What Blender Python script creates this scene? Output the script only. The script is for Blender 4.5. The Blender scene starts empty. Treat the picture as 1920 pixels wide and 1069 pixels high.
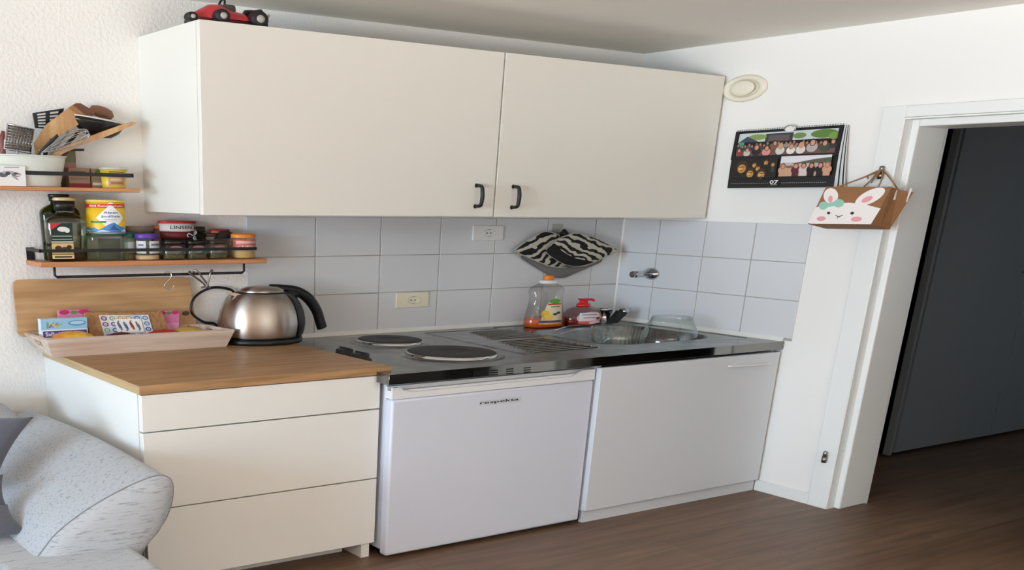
import bpy, bmesh, math, random
from mathutils import Vector, Matrix, Euler
random.seed(7)
S = bpy.context.scene
COL = S.collection
PI = math.pi

# ---------------------------------------------------------------- camera, world, light, exposure
CAM_LOC = Vector((-5.424, -5.008, 1.579)); CAM_ROT = Euler((1.19928, -0.01456, -0.5475), 'XYZ')
FPX, PPX, PPY = 1943.74, 580.2, 1130.8
cd = bpy.data.cameras.new('camera'); cam = bpy.data.objects.new('camera', cd); COL.objects.link(cam)
cam.location = CAM_LOC; cam.rotation_euler = CAM_ROT
cd.sensor_fit = 'HORIZONTAL'; cd.sensor_width = 36; cd.lens = FPX*36/1920
cd.shift_x = (960-PPX)/1920; cd.shift_y = (PPY-534.5)/1920
cd.clip_start = .05; cd.clip_end = 200
S.camera = cam
w = bpy.data.worlds.new('world'); S.world = w; w.use_nodes = True
w.node_tree.nodes['Background'].inputs[0].default_value = (.72, .84, 1, 1)
w.node_tree.nodes['Background'].inputs[1].default_value = 1.0
def area(name, loc, target, sx, sy, power, col, spread=180):
    l = bpy.data.lights.new(name, 'AREA'); l.shape = 'RECTANGLE'; l.size = sx; l.size_y = sy
    l.energy = power; l.color = col; l.spread = math.radians(spread)
    o = bpy.data.objects.new(name, l); COL.objects.link(o); o.location = loc
    o.rotation_euler = (Vector(target)-Vector(loc)).to_track_quat('-Z', 'Y').to_euler(); return o
# daylight through the tall window of the left wall: blue-white sky from above, warm light off the sunlit terrace from below
area('window_sky_light', (-10.3, -3.1, 1.75), (-.5, -1.2, .7), 3.0, 1.0, 114, (.52, .76, 1.0), 120)
area('terrace_bounce_light', (-10.3, -5.3, .75), (-1.2, -1.8, 7.5), 3.0, .9, 112, (1.0, .95, .87), 84)
area('ceiling_fill_light', (-3.4, -7.85, .9), (-2.2, -4.4, 5.0), 3.2, .9, 134, (1.0, .96, .90), 88)  # unseen fill aimed upwards, added to brighten the ceiling and upper fronts
area('hall_fill_light', (4.46, -4.6, 1.25), (2.2, -1.2, .1), 1.0, 1.4, 3.2, (.72, .86, 1.0), 120)  # unseen fill in the hall, added to brighten the wardrobe
sl = bpy.data.lights.new('sun', 'SUN'); sl.energy = 36; sl.angle = math.radians(1); sl.color = (.94, .97, 1)     # falls through the window onto the floor behind the frame
so = bpy.data.objects.new('sun', sl); COL.objects.link(so); so.rotation_euler = Vector((3, -.75, -1.25)).to_track_quat('-Z', 'Y').to_euler()
S.cycles.transparent_max_bounces = 40
S.view_settings.view_transform = 'Standard'; S.view_settings.look = 'None'
S.view_settings.gamma = 1; S.view_settings.exposure = 0.38; S.view_settings.use_curve_mapping = False

RM = CAM_ROT.to_matrix()
def P(u, v, ax, val):
    """the point of the plane x/y/z = val that shows at the photograph's point (u, v)"""
    d = RM @ Vector(((u-PPX)/FPX, -(v-PPY)/FPX, -1)); i = 'xyz'.index(ax)
    return CAM_LOC + d*((val-CAM_LOC[i])/d[i])

# ---------------------------------------------------------------- materials
MATS = {}
def srgb(c):
    return tuple(((x/255)/12.92 if x/255 <= .04045 else ((x/255+.055)/1.055)**2.4) for x in c) + (1,)
def mat(name, col, rough=.5, metal=0, spec=.5, bump=0, bscale=60, var=0, vscale=5, vstretch=(1,1,1), col2=None, bstretch=(1,1,1), sheen=0, coat=0, aniso=0, detail=4, rp=(.35,.62)):
    if name in MATS: return MATS[name]
    m = bpy.data.materials.new(name); m.use_nodes = True; nt = m.node_tree; b = nt.nodes['Principled BSDF']
    c = srgb(col)
    b.inputs['Base Color'].default_value = c; b.inputs['Roughness'].default_value = rough
    b.inputs['Metallic'].default_value = metal; b.inputs['Specular IOR Level'].default_value = spec
    if coat: b.inputs['Coat Weight'].default_value = coat; b.inputs['Coat Roughness'].default_value = .05
    if sheen: b.inputs['Sheen Weight'].default_value = sheen
    if aniso:
        b.inputs['Anisotropic'].default_value = aniso; b.inputs['Anisotropic Rotation'].default_value = .25; tg = nt.nodes.new('ShaderNodeTangent'); tg.direction_type = 'RADIAL'; tg.axis = 'Z'; nt.links.new(tg.outputs[0], b.inputs['Tangent'])
    tc = nt.nodes.new('ShaderNodeTexCoord')
    def noise(scale, st):
        mp = nt.nodes.new('ShaderNodeMapping'); mp.inputs['Scale'].default_value = st
        n = nt.nodes.new('ShaderNodeTexNoise'); n.inputs['Scale'].default_value = scale; n.inputs['Detail'].default_value = detail
        nt.links.new(tc.outputs['Object'], mp.inputs[0]); nt.links.new(mp.outputs[0], n.inputs['Vector']); return n
    if col2 or var:
        n = noise(vscale, vstretch); r = nt.nodes.new('ShaderNodeValToRGB')
        c2 = srgb(col2) if col2 else tuple(x*(1-var) for x in c[:3])+(1,)
        r.color_ramp.elements[0].color = c2; r.color_ramp.elements[1].color = c
        r.color_ramp.elements[0].position = rp[0]; r.color_ramp.elements[1].position = rp[1]
        nt.links.new(n.outputs['Fac'], r.inputs[0]); nt.links.new(r.outputs[0], b.inputs['Base Color'])
    if bump:
        n = noise(bscale, bstretch); bp = nt.nodes.new('ShaderNodeBump'); bp.inputs['Strength'].default_value = bump
        bp.inputs['Distance'].default_value = .01
        nt.links.new(n.outputs['Fac'], bp.inputs['Height']); nt.links.new(bp.outputs[0], b.inputs['Normal'])
    MATS[name] = m; return m
def glass(name, tint=(255,255,255), rough=.02, refl=1.0):
    if name in MATS: return MATS[name]
    m = bpy.data.materials.new(name); m.use_nodes = True; nt = m.node_tree; nt.nodes.clear()
    o = nt.nodes.new('ShaderNodeOutputMaterial'); mx = nt.nodes.new('ShaderNodeMixShader'); t = nt.nodes.new('ShaderNodeBsdfTransparent')
    g = nt.nodes.new('ShaderNodeBsdfGlossy'); g.inputs['Roughness'].default_value = rough
    lw = nt.nodes.new('ShaderNodeLayerWeight'); lw.inputs['Blend'].default_value = .5
    pw = nt.nodes.new('ShaderNodeMath'); pw.operation = 'POWER'; pw.inputs[1].default_value = 3.5; nt.links.new(lw.outputs['Facing'], pw.inputs[0])
    ml = nt.nodes.new('ShaderNodeMath'); ml.operation = 'MULTIPLY_ADD'; ml.inputs[1].default_value = .75*min(refl, 1.3); ml.inputs[2].default_value = .04*refl
    t.inputs[0].default_value = srgb(tint)
    nt.links.new(pw.outputs[0], ml.inputs[0]); nt.links.new(ml.outputs[0], mx.inputs[0])
    nt.links.new(t.outputs[0], mx.inputs[1]); nt.links.new(g.outputs[0], mx.inputs[2]); nt.links.new(mx.outputs[0], o.inputs[0])
    MATS[name] = m; return m
def flat(col, rough=.55):
    return mat('print_%d_%d_%d_%d' % (*col, int(rough*100)), col, rough)
def wood(name, dark, light, axis='x', scale=1.0, rough=.45, rings=0):
    if name in MATS: return MATS[name]
    m = bpy.data.materials.new(name); m.use_nodes = True; nt = m.node_tree; b = nt.nodes['Principled BSDF']
    b.inputs['Roughness'].default_value = rough
    tc = nt.nodes.new('ShaderNodeTexCoord'); mp = nt.nodes.new('ShaderNodeMapping')
    st = {'x': (1.2, 14, 22), 'y': (14, 1.2, 22), 'z': (14, 22, 1.2)}[axis]
    mp.inputs['Scale'].default_value = [s*scale for s in st]
    n = nt.nodes.new('ShaderNodeTexNoise'); n.inputs['Scale'].default_value = 1.6; n.inputs['Detail'].default_value = 6; n.inputs['Distortion'].default_value = .4
    r = nt.nodes.new('ShaderNodeValToRGB'); r.color_ramp.elements[0].color = srgb(dark); r.color_ramp.elements[1].color = srgb(light)
    r.color_ramp.elements[0].position = .32; r.color_ramp.elements[1].position = .66
    nt.links.new(tc.outputs['Object'], mp.inputs[0]); nt.links.new(mp.outputs[0], n.inputs['Vector'])
    nt.links.new(n.outputs['Fac'], r.inputs[0]); nt.links.new(r.outputs[0], b.inputs['Base Color'])
    MATS[name] = m; return m

WALL = mat('white_plaster_wall', (238,234,228), .9, bump=.4, bscale=62, detail=3)
WALLR = mat('white_painted_wall', (240,237,232), .85, bump=.1, bscale=20)
CEIL = mat('white_ceiling_paint', (242,238,230), .95, bump=.1, bscale=15)
LACQ = mat('white_cabinet_laminate', (226,222,212), .42, bump=.03, bscale=120)
LACQB = mat('white_drawer_laminate', (228,226,220), .45)
LACQC = mat('white_sink_cabinet_laminate', (210,212,216), .5)
FRW = mat('white_fridge_enamel', (212,215,227), .38)
FRG = mat('white_fridge_plastic', (226,226,226), .35)
WTRIM = mat('white_trim_gloss', (236,236,232), .4)
TILE = mat('white_glazed_tile', (216,216,217), .18, bump=.05, bscale=6)
GROUT = mat('grey_grout', (172,168,162), .9)
SEAL = mat('white_silicone', (240,238,232), .5)
STEEL = mat('stainless_steel', (150,150,150), .27, 1, bump=.06, bscale=9, col2=(112,112,110), vscale=4, vstretch=(2,3,1))
STEELF = mat('polished_steel_edge', (140,138,134), .06, 1)
CHROME = mat('chrome', (205,205,208), .12, 1)
DCHROME = mat('dull_steel_wire', (150,146,142), .3, 1)
IRON = mat('black_cast_iron', (46,44,42), .62, .2)
BLK = mat('black_plastic', (16,17,19), .38)
BLKM = mat('black_powder_coat', (22,22,24), .5)
BRUSH = mat('brushed_steel_kettle', (206,196,186), .34, 1, bump=.03, bscale=90, bstretch=(1,1,12), aniso=.9)
OAK = wood('oak_worktop', (142,106,68), (178,138,96), 'x', 1.4)
OAKE = wood('oak_edge', (176,146,102), (194,166,122), 'y', 1.4)
BAMB = wood('bamboo_board', (172,130,84), (202,162,114), 'x', 1.0)
PINE = wood('pale_tray_wood', (196,170,150), (222,202,186), 'x', 1.2)
SHELFW = wood('shelf_wood', (178,112,66), (212,148,98), 'x', .9)
SPOONW = wood('beech_utensil', (176,128,80), (206,164,116), 'z', 1.0)
DARKPAN = mat('dark_wardrobe_laminate', (132,137,141), .5)
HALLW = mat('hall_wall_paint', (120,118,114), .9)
FAB = mat('grey_sofa_fabric', (172,175,179), .95, col2=(132,135,141), vscale=7, vstretch=(2.2,11,30), bump=.2, bscale=150, sheen=.1, detail=8, rp=(.3,.46))
CUSH = mat('slate_cushion_fabric', (84,86,98), .9, bump=.2, bscale=120, sheen=.3)
CARD = mat('kraft_paper', (152,106,66), .8, var=.12, vscale=8)
ROPE = mat('jute_rope', (160,118,78), .9, bump=.5, bscale=200)
WPLAST = mat('white_plastic', (232,230,226), .35)
CREAM = mat('cream_plastic', (232,224,200), .35)
CLEAR = glass('clear_glass', (252,253,252))
CLEARG = glass('greenish_glass', (240,246,241))
GREEN = glass('green_bottle_glass', (120,138,78), .03)
GREEN2 = glass('pale_olive_glass', (226,228,208), .12, 2.6)
PET = glass('clear_bottle_plastic', (240,238,236), .08)
PETP = glass('pinkish_bottle_plastic', (226,206,206), .1)

# floor: brown laminate planks along x
fm = bpy.data.materials.new('brown_laminate_planks'); fm.use_nodes = True; nt = fm.node_tree; b = nt.nodes['Principled BSDF']
b.inputs['Roughness'].default_value = .5
tc = nt.nodes.new('ShaderNodeTexCoord'); br = nt.nodes.new('ShaderNodeTexBrick'); br.inputs['Scale'].default_value = 1
br.inputs['Brick Width'].default_value = 2.6; br.inputs['Row Height'].default_value = .34; br.inputs['Mortar Size'].default_value = .002
br.inputs['Color1'].default_value = srgb((128,102,80)); br.inputs['Color2'].default_value = srgb((116,90,70)); br.inputs['Mortar'].default_value = srgb((84,66,54))
mp = nt.nodes.new('ShaderNodeMapping'); mp.inputs['Scale'].default_value = (1.1, 13, 1)
n = nt.nodes.new('ShaderNodeTexNoise'); n.inputs['Scale'].default_value = 1.5; n.inputs['Detail'].default_value = 7; n.inputs['Distortion'].default_value = .6
r = nt.nodes.new('ShaderNodeValToRGB'); r.color_ramp.elements[0].position = .3; r.color_ramp.elements[1].position = .7
r.color_ramp.elements[0].color = (.62,.6,.58,1); r.color_ramp.elements[1].color = (1.12,1.1,1.08,1)
mu = nt.nodes.new('ShaderNodeMixRGB'); mu.blend_type = 'MULTIPLY'; mu.inputs[0].default_value = 1
nt.links.new(tc.outputs['Object'], br.inputs['Vector']); nt.links.new(tc.outputs['Object'], mp.inputs[0]); nt.links.new(mp.outputs[0], n.inputs['Vector'])
nt.links.new(n.outputs['Fac'], r.inputs[0]); nt.links.new(br.outputs['Color'], mu.inputs[1]); nt.links.new(r.outputs[0], mu.inputs[2]); nt.links.new(mu.outputs[0], b.inputs['Base Color'])
FLOOR = fm
# zebra print
def zebra(name, ang, scale):
  zm = bpy.data.materials.new(name); zm.use_nodes = True; nt = zm.node_tree; b = nt.nodes['Principled BSDF']; b.inputs['Roughness'].default_value = .9
  tc = nt.nodes.new('ShaderNodeTexCoord'); mp = nt.nodes.new('ShaderNodeMapping'); mp.inputs['Scale'].default_value = (1, 1, 2.1); mp.inputs['Rotation'].default_value = (0, ang, 0)
  wv = nt.nodes.new('ShaderNodeTexWave'); wv.bands_direction = 'Z'; wv.inputs['Scale'].default_value = scale; wv.inputs['Distortion'].default_value = 8; wv.inputs['Detail'].default_value = 2; wv.inputs['Detail Scale'].default_value = 1.6
  r = nt.nodes.new('ShaderNodeValToRGB'); r.color_ramp.interpolation = 'CONSTANT'; r.color_ramp.elements[0].color = srgb((24,23,22)); r.color_ramp.elements[1].color = srgb((198,190,172)); r.color_ramp.elements[1].position = .5
  e = r.color_ramp.elements.new(.42); e.color = srgb((104,100,92))
  nt.links.new(tc.outputs['Object'], mp.inputs[0]); nt.links.new(mp.outputs[0], wv.inputs['Vector']); nt.links.new(wv.outputs['Fac'], r.inputs[0]); nt.links.new(r.outputs[0], b.inputs['Base Color'])
  return zm
ZEBRA = zebra('zebra_print_cotton', .75, 4.2); ZEBRA2 = zebra('zebra_print_cotton_long', -.55, 4.6)
QUILT = mat('grey_quilted_cotton', (122,120,118), .9, bump=.3, bscale=150)

# ---------------------------------------------------------------- geometry helpers
class B:
    """collects shapes in world coordinates, then links them as one mesh object"""
    def __init__(s): s.bm = bmesh.new(); s.m = []
    def mi(s, m):
        if m not in s.m: s.m.append(m)
        return s.m.index(m)
    def face(s, pts, m, smooth=False):
        vs = [s.bm.verts.new(p) for p in pts]; f = s.bm.faces.new(vs); f.material_index = s.mi(m); f.smooth = smooth; return f
    def box(s, x0, x1, y0, y1, z0, z1, m, bev=0, seg=2, M=None):
        if x1 < x0: x0, x1 = x1, x0
        if y1 < y0: y0, y1 = y1, y0
        if z1 < z0: z0, z1 = z1, z0
        r = bmesh.ops.create_cube(s.bm, size=1); vs = r['verts']
        for v in vs: v.co = Vector(((x0+x1)/2+v.co.x*(x1-x0), (y0+y1)/2+v.co.y*(y1-y0), (z0+z1)/2+v.co.z*(z1-z0)))
        fs = set(f for v in vs for f in v.link_faces); i = s.mi(m)
        for f in fs: f.material_index = i
        if bev:
            r = bmesh.ops.bevel(s.bm, geom=list(set(e for v in vs for e in v.link_edges)), offset=bev, segments=seg, affect='EDGES', profile=.5)
            for f in r['faces']: f.material_index = i; f.smooth = True
            vs = list(set(v for f in r['faces'] for v in f.verts) | set(v for v in vs if v.is_valid))
        if M:
            for v in vs: v.co = M @ v.co
        return s
    def lathe(s, prof, cx, cy, m, sy=.85, seg=40, sq=2.0, sx=1, M=None, smooth=True, mats=None, cap=True):
        rings = []
        for r, z in prof:
            ring = []
            for k in range(seg):
                t = 2*PI*k/seg; c, n_ = math.cos(t), math.sin(t)
                if sq != 2: c = math.copysign(abs(c)**(2/sq), c); n_ = math.copysign(abs(n_)**(2/sq), n_)
                p = Vector((cx+r*c*sx, cy+r*n_*sy, z))
                if M: p = M @ p
                ring.append(s.bm.verts.new(p))
            rings.append(ring)
        for i in range(len(rings)-1):
            mm = s.mi(mats[i] if mats else m)
            for k in range(seg):
                f = s.bm.faces.new((rings[i][k], rings[i][(k+1)%seg], rings[i+1][(k+1)%seg], rings[i+1][k])); f.material_index = mm; f.smooth = smooth
        if cap:
            for ring, rev, mm in ((rings[0], True, mats[0] if mats else m), (rings[-1], False, mats[-1] if mats else m)):
                f = s.bm.faces.new(ring[::-1] if rev else ring); f.material_index = s.mi(mm)
        return s
    def tube(s, pts, r, m, seg=10, closed=False, flatz=1.0):
        pts = [Vector(p) for p in pts]; n = len(pts); rr = r if isinstance(r, (list, tuple)) else [r]*n
        rings = []; up = None
        for i, p in enumerate(pts):
            a = pts[(i-1) % n] if (i > 0 or closed) else p; c = pts[(i+1) % n] if (i < n-1 or closed) else p
            t = (c-a).normalized()
            if up is None: up = Vector((0,0,1)) if abs(t.z) < .9 else Vector((0,1,0))
            x = t.cross(up).normalized(); up2 = x.cross(t).normalized(); up = up2
            rings.append([s.bm.verts.new(p+(x*math.cos(2*PI*k/seg)+up2*math.sin(2*PI*k/seg)*flatz)*rr[i]) for k in range(seg)])
        im = s.mi(m)
        for i in range(n if closed else n-1):
            A, C = rings[i], rings[(i+1) % n]
            for k in range(seg):
                f = s.bm.faces.new((A[k], A[(k+1)%seg], C[(k+1)%seg], C[k])); f.material_index = im; f.smooth = True
        if not closed:
            for ring, rev in ((rings[0], True), (rings[-1], False)):
                f = s.bm.faces.new(ring[::-1] if rev else ring); f.material_index = im
        return s
    def prism(s, pts, off, m, smooth=False, side=None):
        """closed outline of 3-D points pushed by the vector off"""
        off = Vector(off); a = [s.bm.verts.new(p) for p in pts]; c = [s.bm.verts.new(Vector(p)+off) for p in pts]; i = s.mi(m); n = len(a)
        f = s.bm.faces.new(a); f.material_index = i; f = s.bm.faces.new(c[::-1]); f.material_index = i
        j = s.mi(side) if side else i
        for k in range(n):
            f = s.bm.faces.new((a[k], c[k], c[(k+1)%n], a[(k+1)%n])); f.material_index = j; f.smooth = smooth
        return s
    def grid(s, fn, nu, nv, m, smooth=True, wrap=False):
        V = [[s.bm.verts.new(fn(i/nu, j/nv)) for j in range(nv+1)] for i in range(nu+(0 if wrap else 1))]; im = s.mi(m); N = len(V)
        for i in range(nu):
            for j in range(nv):
                f = s.bm.faces.new((V[i][j], V[(i+1)%N][j], V[(i+1)%N][j+1], V[i][j+1])); f.material_index = im; f.smooth = smooth
        return s
    def done(s, name, parent=None, solid=0):
        if solid:
            bmesh.ops.solidify
        bmesh.ops.recalc_face_normals(s.bm, faces=s.bm.faces)
        L = base(parent)
        if L.length:
            for v in s.bm.verts: v.co -= L
        me = bpy.data.meshes.new(name); s.bm.to_mesh(me); s.bm.free()
        for m in s.m: me.materials.append(m)
        o = bpy.data.objects.new(name, me); COL.objects.link(o); o.parent = parent
        return o
BASE = {}
def base(o):
    while o is not None:
        if o in BASE: return BASE[o]
        o = o.parent
    return Vector((0,0,0))
def tag(o, label=None, cat=None, group=None, kind=None):
    if label: o['label'] = label
    if cat: o['category'] = cat
    if group: o['group'] = group
    if kind: o['kind'] = kind
    return o
def thing(name, loc, label, cat, group=None):
    o = bpy.data.objects.new(name, None); COL.objects.link(o); o.location = loc; o.empty_display_size = .05
    BASE[o] = Vector(loc); return tag(o, label, cat, group)
def struct(bb, name, parent=None):
    return tag(bb.done(name, parent), kind='structure' if parent is None else None)
def copy_tree(o, parent=None):
    c = o.copy(); COL.objects.link(c); c.parent = parent
    for ch in [k for k in bpy.data.objects if k.parent == o]: copy_tree(ch, c)
    return c
def arc(c, r, a0, a1, n, ax='xz', ry=None):
    out = []
    for k in range(n+1):
        t = math.radians(a0+(a1-a0)*k/n); out.append((c[0]+r*math.cos(t), c[1]+(ry or r)*math.sin(t)))
    return out
def spline(pts, n=8):
    pts = [Vector(p) for p in pts]; out = []
    for i in range(len(pts)-1):
        p0 = pts[max(i-1,0)]; p1 = pts[i]; p2 = pts[i+1]; p3 = pts[min(i+2,len(pts)-1)]
        for k in range(n):
            t = k/n; out.append(.5*((2*p1)+(p2-p0)*t+(2*p0-5*p1+4*p2-p3)*t*t+(3*p1-p0-3*p2+p3)*t**3))
    out.append(pts[-1]); return out

class Print:
    """flat printed shapes in (s, t) coordinates, laid on a surface by fn(s, t, lift)"""
    def __init__(s, fn, lift=.0006, sub=0): s.b = B(); s.fn = fn; s.l = 0; s.lift = .00006 if sub == 0 else .0001; s.sub = 4 if sub else 0
    def poly(s, pts, col, rough=.55, m=None):
        s.l += 1; h = s.lift*s.l; t = bmesh.new(); f = t.faces.new([t.verts.new((p[0], p[1], 0)) for p in pts])
        bmesh.ops.triangulate(t, faces=t.faces[:])
        for _ in range(s.sub):
            bmesh.ops.subdivide_edges(t, edges=t.edges[:], cuts=1, use_grid_fill=False); bmesh.ops.triangulate(t, faces=t.faces[:])
        s._add(t, h, m or flat(col, rough)); return s
    def _add(s, t, h, m):
        i = s.b.mi(m); vm = {v: s.b.bm.verts.new(s.fn(v.co.x, v.co.y, h)) for v in t.verts}
        for f in t.faces:
            try: g = s.b.bm.faces.new([vm[v] for v in f.verts]); g.material_index = i
            except ValueError: pass
        t.free()
    def rect(s, x0, y0, x1, y1, col, **k):
        if not s.sub: return s.poly([(x0,y0),(x1,y0),(x1,y1),(x0,y1)], col, **k)
        n = max(2, int(abs(x1-x0)*36)); q = s.sub; s.sub = 0; l = s.l
        for i in range(n): s.l = l; s.poly([(x0+(x1-x0)*i/n,y0),(x0+(x1-x0)*(i+1)/n,y0),(x0+(x1-x0)*(i+1)/n,y1),(x0+(x1-x0)*i/n,y1)], col, **k)
        s.sub = q; return s
    def disc(s, cx, cy, rx, ry, col, n=20, rot=0, a0=0, a1=360, **k):
        c, q = math.cos(rot), math.sin(rot); P_ = []
        for i in range(n if a1-a0 == 360 else n+1):
            t = math.radians(a0+(a1-a0)*i/n); x, y = rx*math.cos(t), ry*math.sin(t); P_.append((cx+x*c-y*q, cy+x*q+y*c))
        return s.poly(P_, col, **k)
    def text(s, body, cx, cy, w_, h_, col, bold=True):
        cu = bpy.data.curves.new('t', 'FONT'); cu.body = body; cu.align_x = 'CENTER'; cu.resolution_u = 2
        if bold: cu.offset = .02
        o = bpy.data.objects.new('t', cu); COL.objects.link(o); bpy.context.view_layer.update()
        me = bpy.data.meshes.new_from_object(o); t = bmesh.new(); t.from_mesh(me)
        bpy.data.objects.remove(o); bpy.data.curves.remove(cu); bpy.data.meshes.remove(me)
        xs = [v.co.x for v in t.verts]; ys = [v.co.y for v in t.verts]
        if not xs: return s
        x0, x1, y0, y1 = min(xs), max(xs), min(ys), max(ys); s.l += 1
        for v in t.verts: v.co.x = cx+((v.co.x-x0)/(x1-x0)-.5)*w_; v.co.y = cy+((v.co.y-y0)/(y1-y0)-.5)*h_
        s._add(t, s.lift*s.l, flat(col)); return s
    def done(s, name, parent): return s.b.done(name, parent)
def on_front(x0, z0, w_, h_, y):      # plane facing -y
    return lambda a, c, l: Vector((x0+a*w_, y-l, z0+c*h_))
def on_left(y0, z0, w_, h_, x):       # plane facing -x, s runs towards the camera (-y)
    return lambda a, c, l: Vector((x-l, y0-a*w_, z0+c*h_))
def on_cyl(cx, cy, r, sy, z0, h_, a0, a1):   # s 0..1 spans angle a0..a1 (degrees), around the front
    def f(a, c, l):
        t = math.radians(a0+(a1-a0)*a); rr = (r(c) if callable(r) else r)+l+.0005
        return Vector((cx+rr*math.cos(t), cy+rr*sy*math.sin(t), z0+c*h_))
    return f
def span(ul, ur, vt, y, zb=None):
    a = P(ul, vt, 'y', y); c = P(ur, vt, 'y', y); return (a.x+c.x)/2, (c.x-a.x)/2, (a.z+c.z)/2

# ================================================================= the room
H = 2.433
bb = B(); bb.box(-10.5, 0.0, -8, 0, -.1, 0, FLOOR); bb.box(0, 4.5, -6, .6, -.1, 0, FLOOR); struct(bb, 'floor')
bb = B(); bb.box(-10.5, 0.3, -8, .15, H, H+.1, CEIL); bb.box(.3, 4.5, -6, .6, H, H+.1, CEIL); struct(bb, 'ceiling')
bb = B(); bb.box(-10.5, .3, 0, .15, 0, H, WALL); struct(bb, 'wall_back')
DY0, DY1, DT = -1.738, -3.06, 1.996
bb = B(); bb.box(0, .3, DY0, -.0, 0, H, WALLR); bb.box(0, .3, -8, DY1, 0, H, WALLR); bb.box(0, .3, DY1, DY0, DT, H, WALLR); struct(bb, 'wall_right')
WY0, WY1, WZ0, WZ1 = -6.9, -1.4, .15, 2.35
bb = B(); bb.box(-10.7, -10.5, WY1, .15, 0, H, WALLR); bb.box(-10.7, -10.5, -8, WY0, 0, H, WALLR)
bb.box(-10.7, -10.5, WY0, WY1, 0, WZ0, WALLR); bb.box(-10.7, -10.5, WY0, WY1, WZ1, H, WALLR); struct(bb, 'wall_left')
bb = B(); bb.box(-10.7, -5.1, -8.15, -8, 0, H, WALLR); bb.box(-1.7, .3, -8.15, -8, 0, H, WALLR); bb.box(-5.1, -1.7, -8.15, -8, 0, .3, WALLR); bb.box(-5.1, -1.7, -8.15, -8, 2.2, H, WALLR); struct(bb, 'wall_front')
bb = B()
for y in (WY0, (WY0+WY1)/2-.03, WY1-.06): bb.box(-10.64, -10.56, y, y+.06, WZ0, WZ1, WTRIM)
for z in (WZ0, WZ1-.06): bb.box(-10.64, -10.56, WY0, WY1, z, z+.06, WTRIM)
struct(bb, 'window_1')
bb = B()
for x in (-5.1, -3.43, -1.76): bb.box(x, x+.06, -8.1, -8.03, .3, 2.2, WTRIM)
for z in (.3, 2.14): bb.box(-5.1, -1.7, -8.1, -8.03, z, z+.06, WTRIM)
struct(bb, 'added_window_2')  # unseen window, added as an opening for the ceiling fill
# hallway shell
bb = B(); bb.box(.3, 4.5, .45, .6, 0, H, HALLW); bb.box(4.5, 4.65, -3.9, .6, 0, H, HALLW); bb.box(4.5, 4.65, -6, -5.3, 0, H, HALLW); bb.box(4.5, 4.65, -5.3, -3.9, 0, .6, HALLW); bb.box(4.5, 4.65, -5.3, -3.9, 1.9, H, HALLW); bb.box(.3, 4.5, -6.15, -6, 0, H, HALLW); bb.box(.3, .32, 0, .45, 0, H, HALLW); struct(bb, 'wall_hall')
bb = B()
for y in (-5.3, -4.63, -3.96): bb.box(4.54, 4.60, y, y+.06, .6, 1.9, WTRIM)
for z in (.6, 1.84): bb.box(4.54, 4.60, -5.3, -3.9, z, z+.06, WTRIM)
struct(bb, 'added_window_3')  # unseen window, added around the hall fill lamp
# tiles: raised squares on a grout bed
XC = [-2.755, -2.335, -1.909, -1.491, -1.078, -.665, -.257, -.012]
ZC = [1.492, 1.292, 1.091, .887]
YC = [-.012, -.306, -.653, -.994, -1.34]
g = .0035
bb = B(); bb.box(XC[0]+.004, 0, -.007, -.0005, .875, ZC[0]-.002, GROUT)
for i in range(len(XC)-1):
    for j in range(3): bb.box(XC[i]+g, XC[i+1]-g, -.011, -.0006, ZC[j+1]+g*.5, ZC[j]-g*.5, TILE, .0015, 1)
struct(bb, 'trim_1')
bb = B(); bb.box(-.007, -.0005, YC[-1]+.004, -.011, .875, ZC[0]-.002, GROUT)
for i in range(len(YC)-1):
    for j in range(3): bb.box(-.011, -.0006, YC[i+1]+g, YC[i]-g, ZC[j+1]+g*.5, ZC[j]-g*.5, TILE, .0015, 1)
struct(bb, 'trim_2')
# silicone seam along the steel top
bb = B(); bb.prism([(-2.655,-.0115,.8705),(-2.655,-.034,.8705),(-2.655,-.0115,.891)], (2.642,0,0), SEAL); bb.prism([(-.0115,-.0115,.8905),(-.0115,-.020,.8905),(-.020,-.0115,.8905)], (0,0,.60), SEAL); bb.prism([(-.0115,-.034,.8705),(-.034,-.034,.8705),(-.0115,-.034,.891)], (0,-1.256,0), SEAL); struct(bb, 'trim_3')
# baseboard
bb = B(); bb.box(-.012, -.0003, -1.622, -1.268, 0, .066, WTRIM, .002, 1); struct(bb, 'baseboard_right')
# door frame with casing, rebate and lining
df = tag(bpy.data.objects.new('door_1', None), kind='structure'); COL.objects.link(df)
bb = B()
bb.box(-.016, 0, DY0, -1.622, 0, 2.048, WTRIM, .003, 2); bb.box(-.016, 0, DY1, DY0, DT, 2.048, WTRIM, .003, 2); bb.box(-.016, 0, -3.175, DY1, 0, 2.048, WTRIM, .003, 2)
bb.done('casing', df)
bb = B()
bb.box(-.012, .052, DY0-.004, DY0, 0, DT-.004, WTRIM); bb.box(.052, .31, DY0-.04, DY0, 0, DT-.004, WTRIM, .008, 3)
bb.box(-.012, .052, DY1+.004, DY0-.004, DT-.008, DT-.001, WTRIM); bb.box(.052, .31, DY1, DY0-.04, DT-.04, DT-.004, WTRIM, .006, 3); bb.box(.052, .31, DY1, DY1+.04, 0, DT-.04, WTRIM, .008, 3)
bb.box(.3, .318, DY0-.04, DY0+.12, 0, DT+.05, WTRIM)
bb.done('lining', df)
for z in (.287, 1.743):
    bb = B(); bb.lathe([(.012,z-.028),(.012,z+.004)], -.034, -1.684, DCHROME, sy=1.2, seg=16); bb.lathe([(.010,z+.006),(.010,z+.03),(.006,z+.034)], -.034, -1.684, DCHROME, sy=1.2, seg=16)
    bb.box(-.034, -.0165, -1.692, -1.676, z-.012, z+.012, DCHROME); bb.done('hinge', df)
bb = B()
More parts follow.
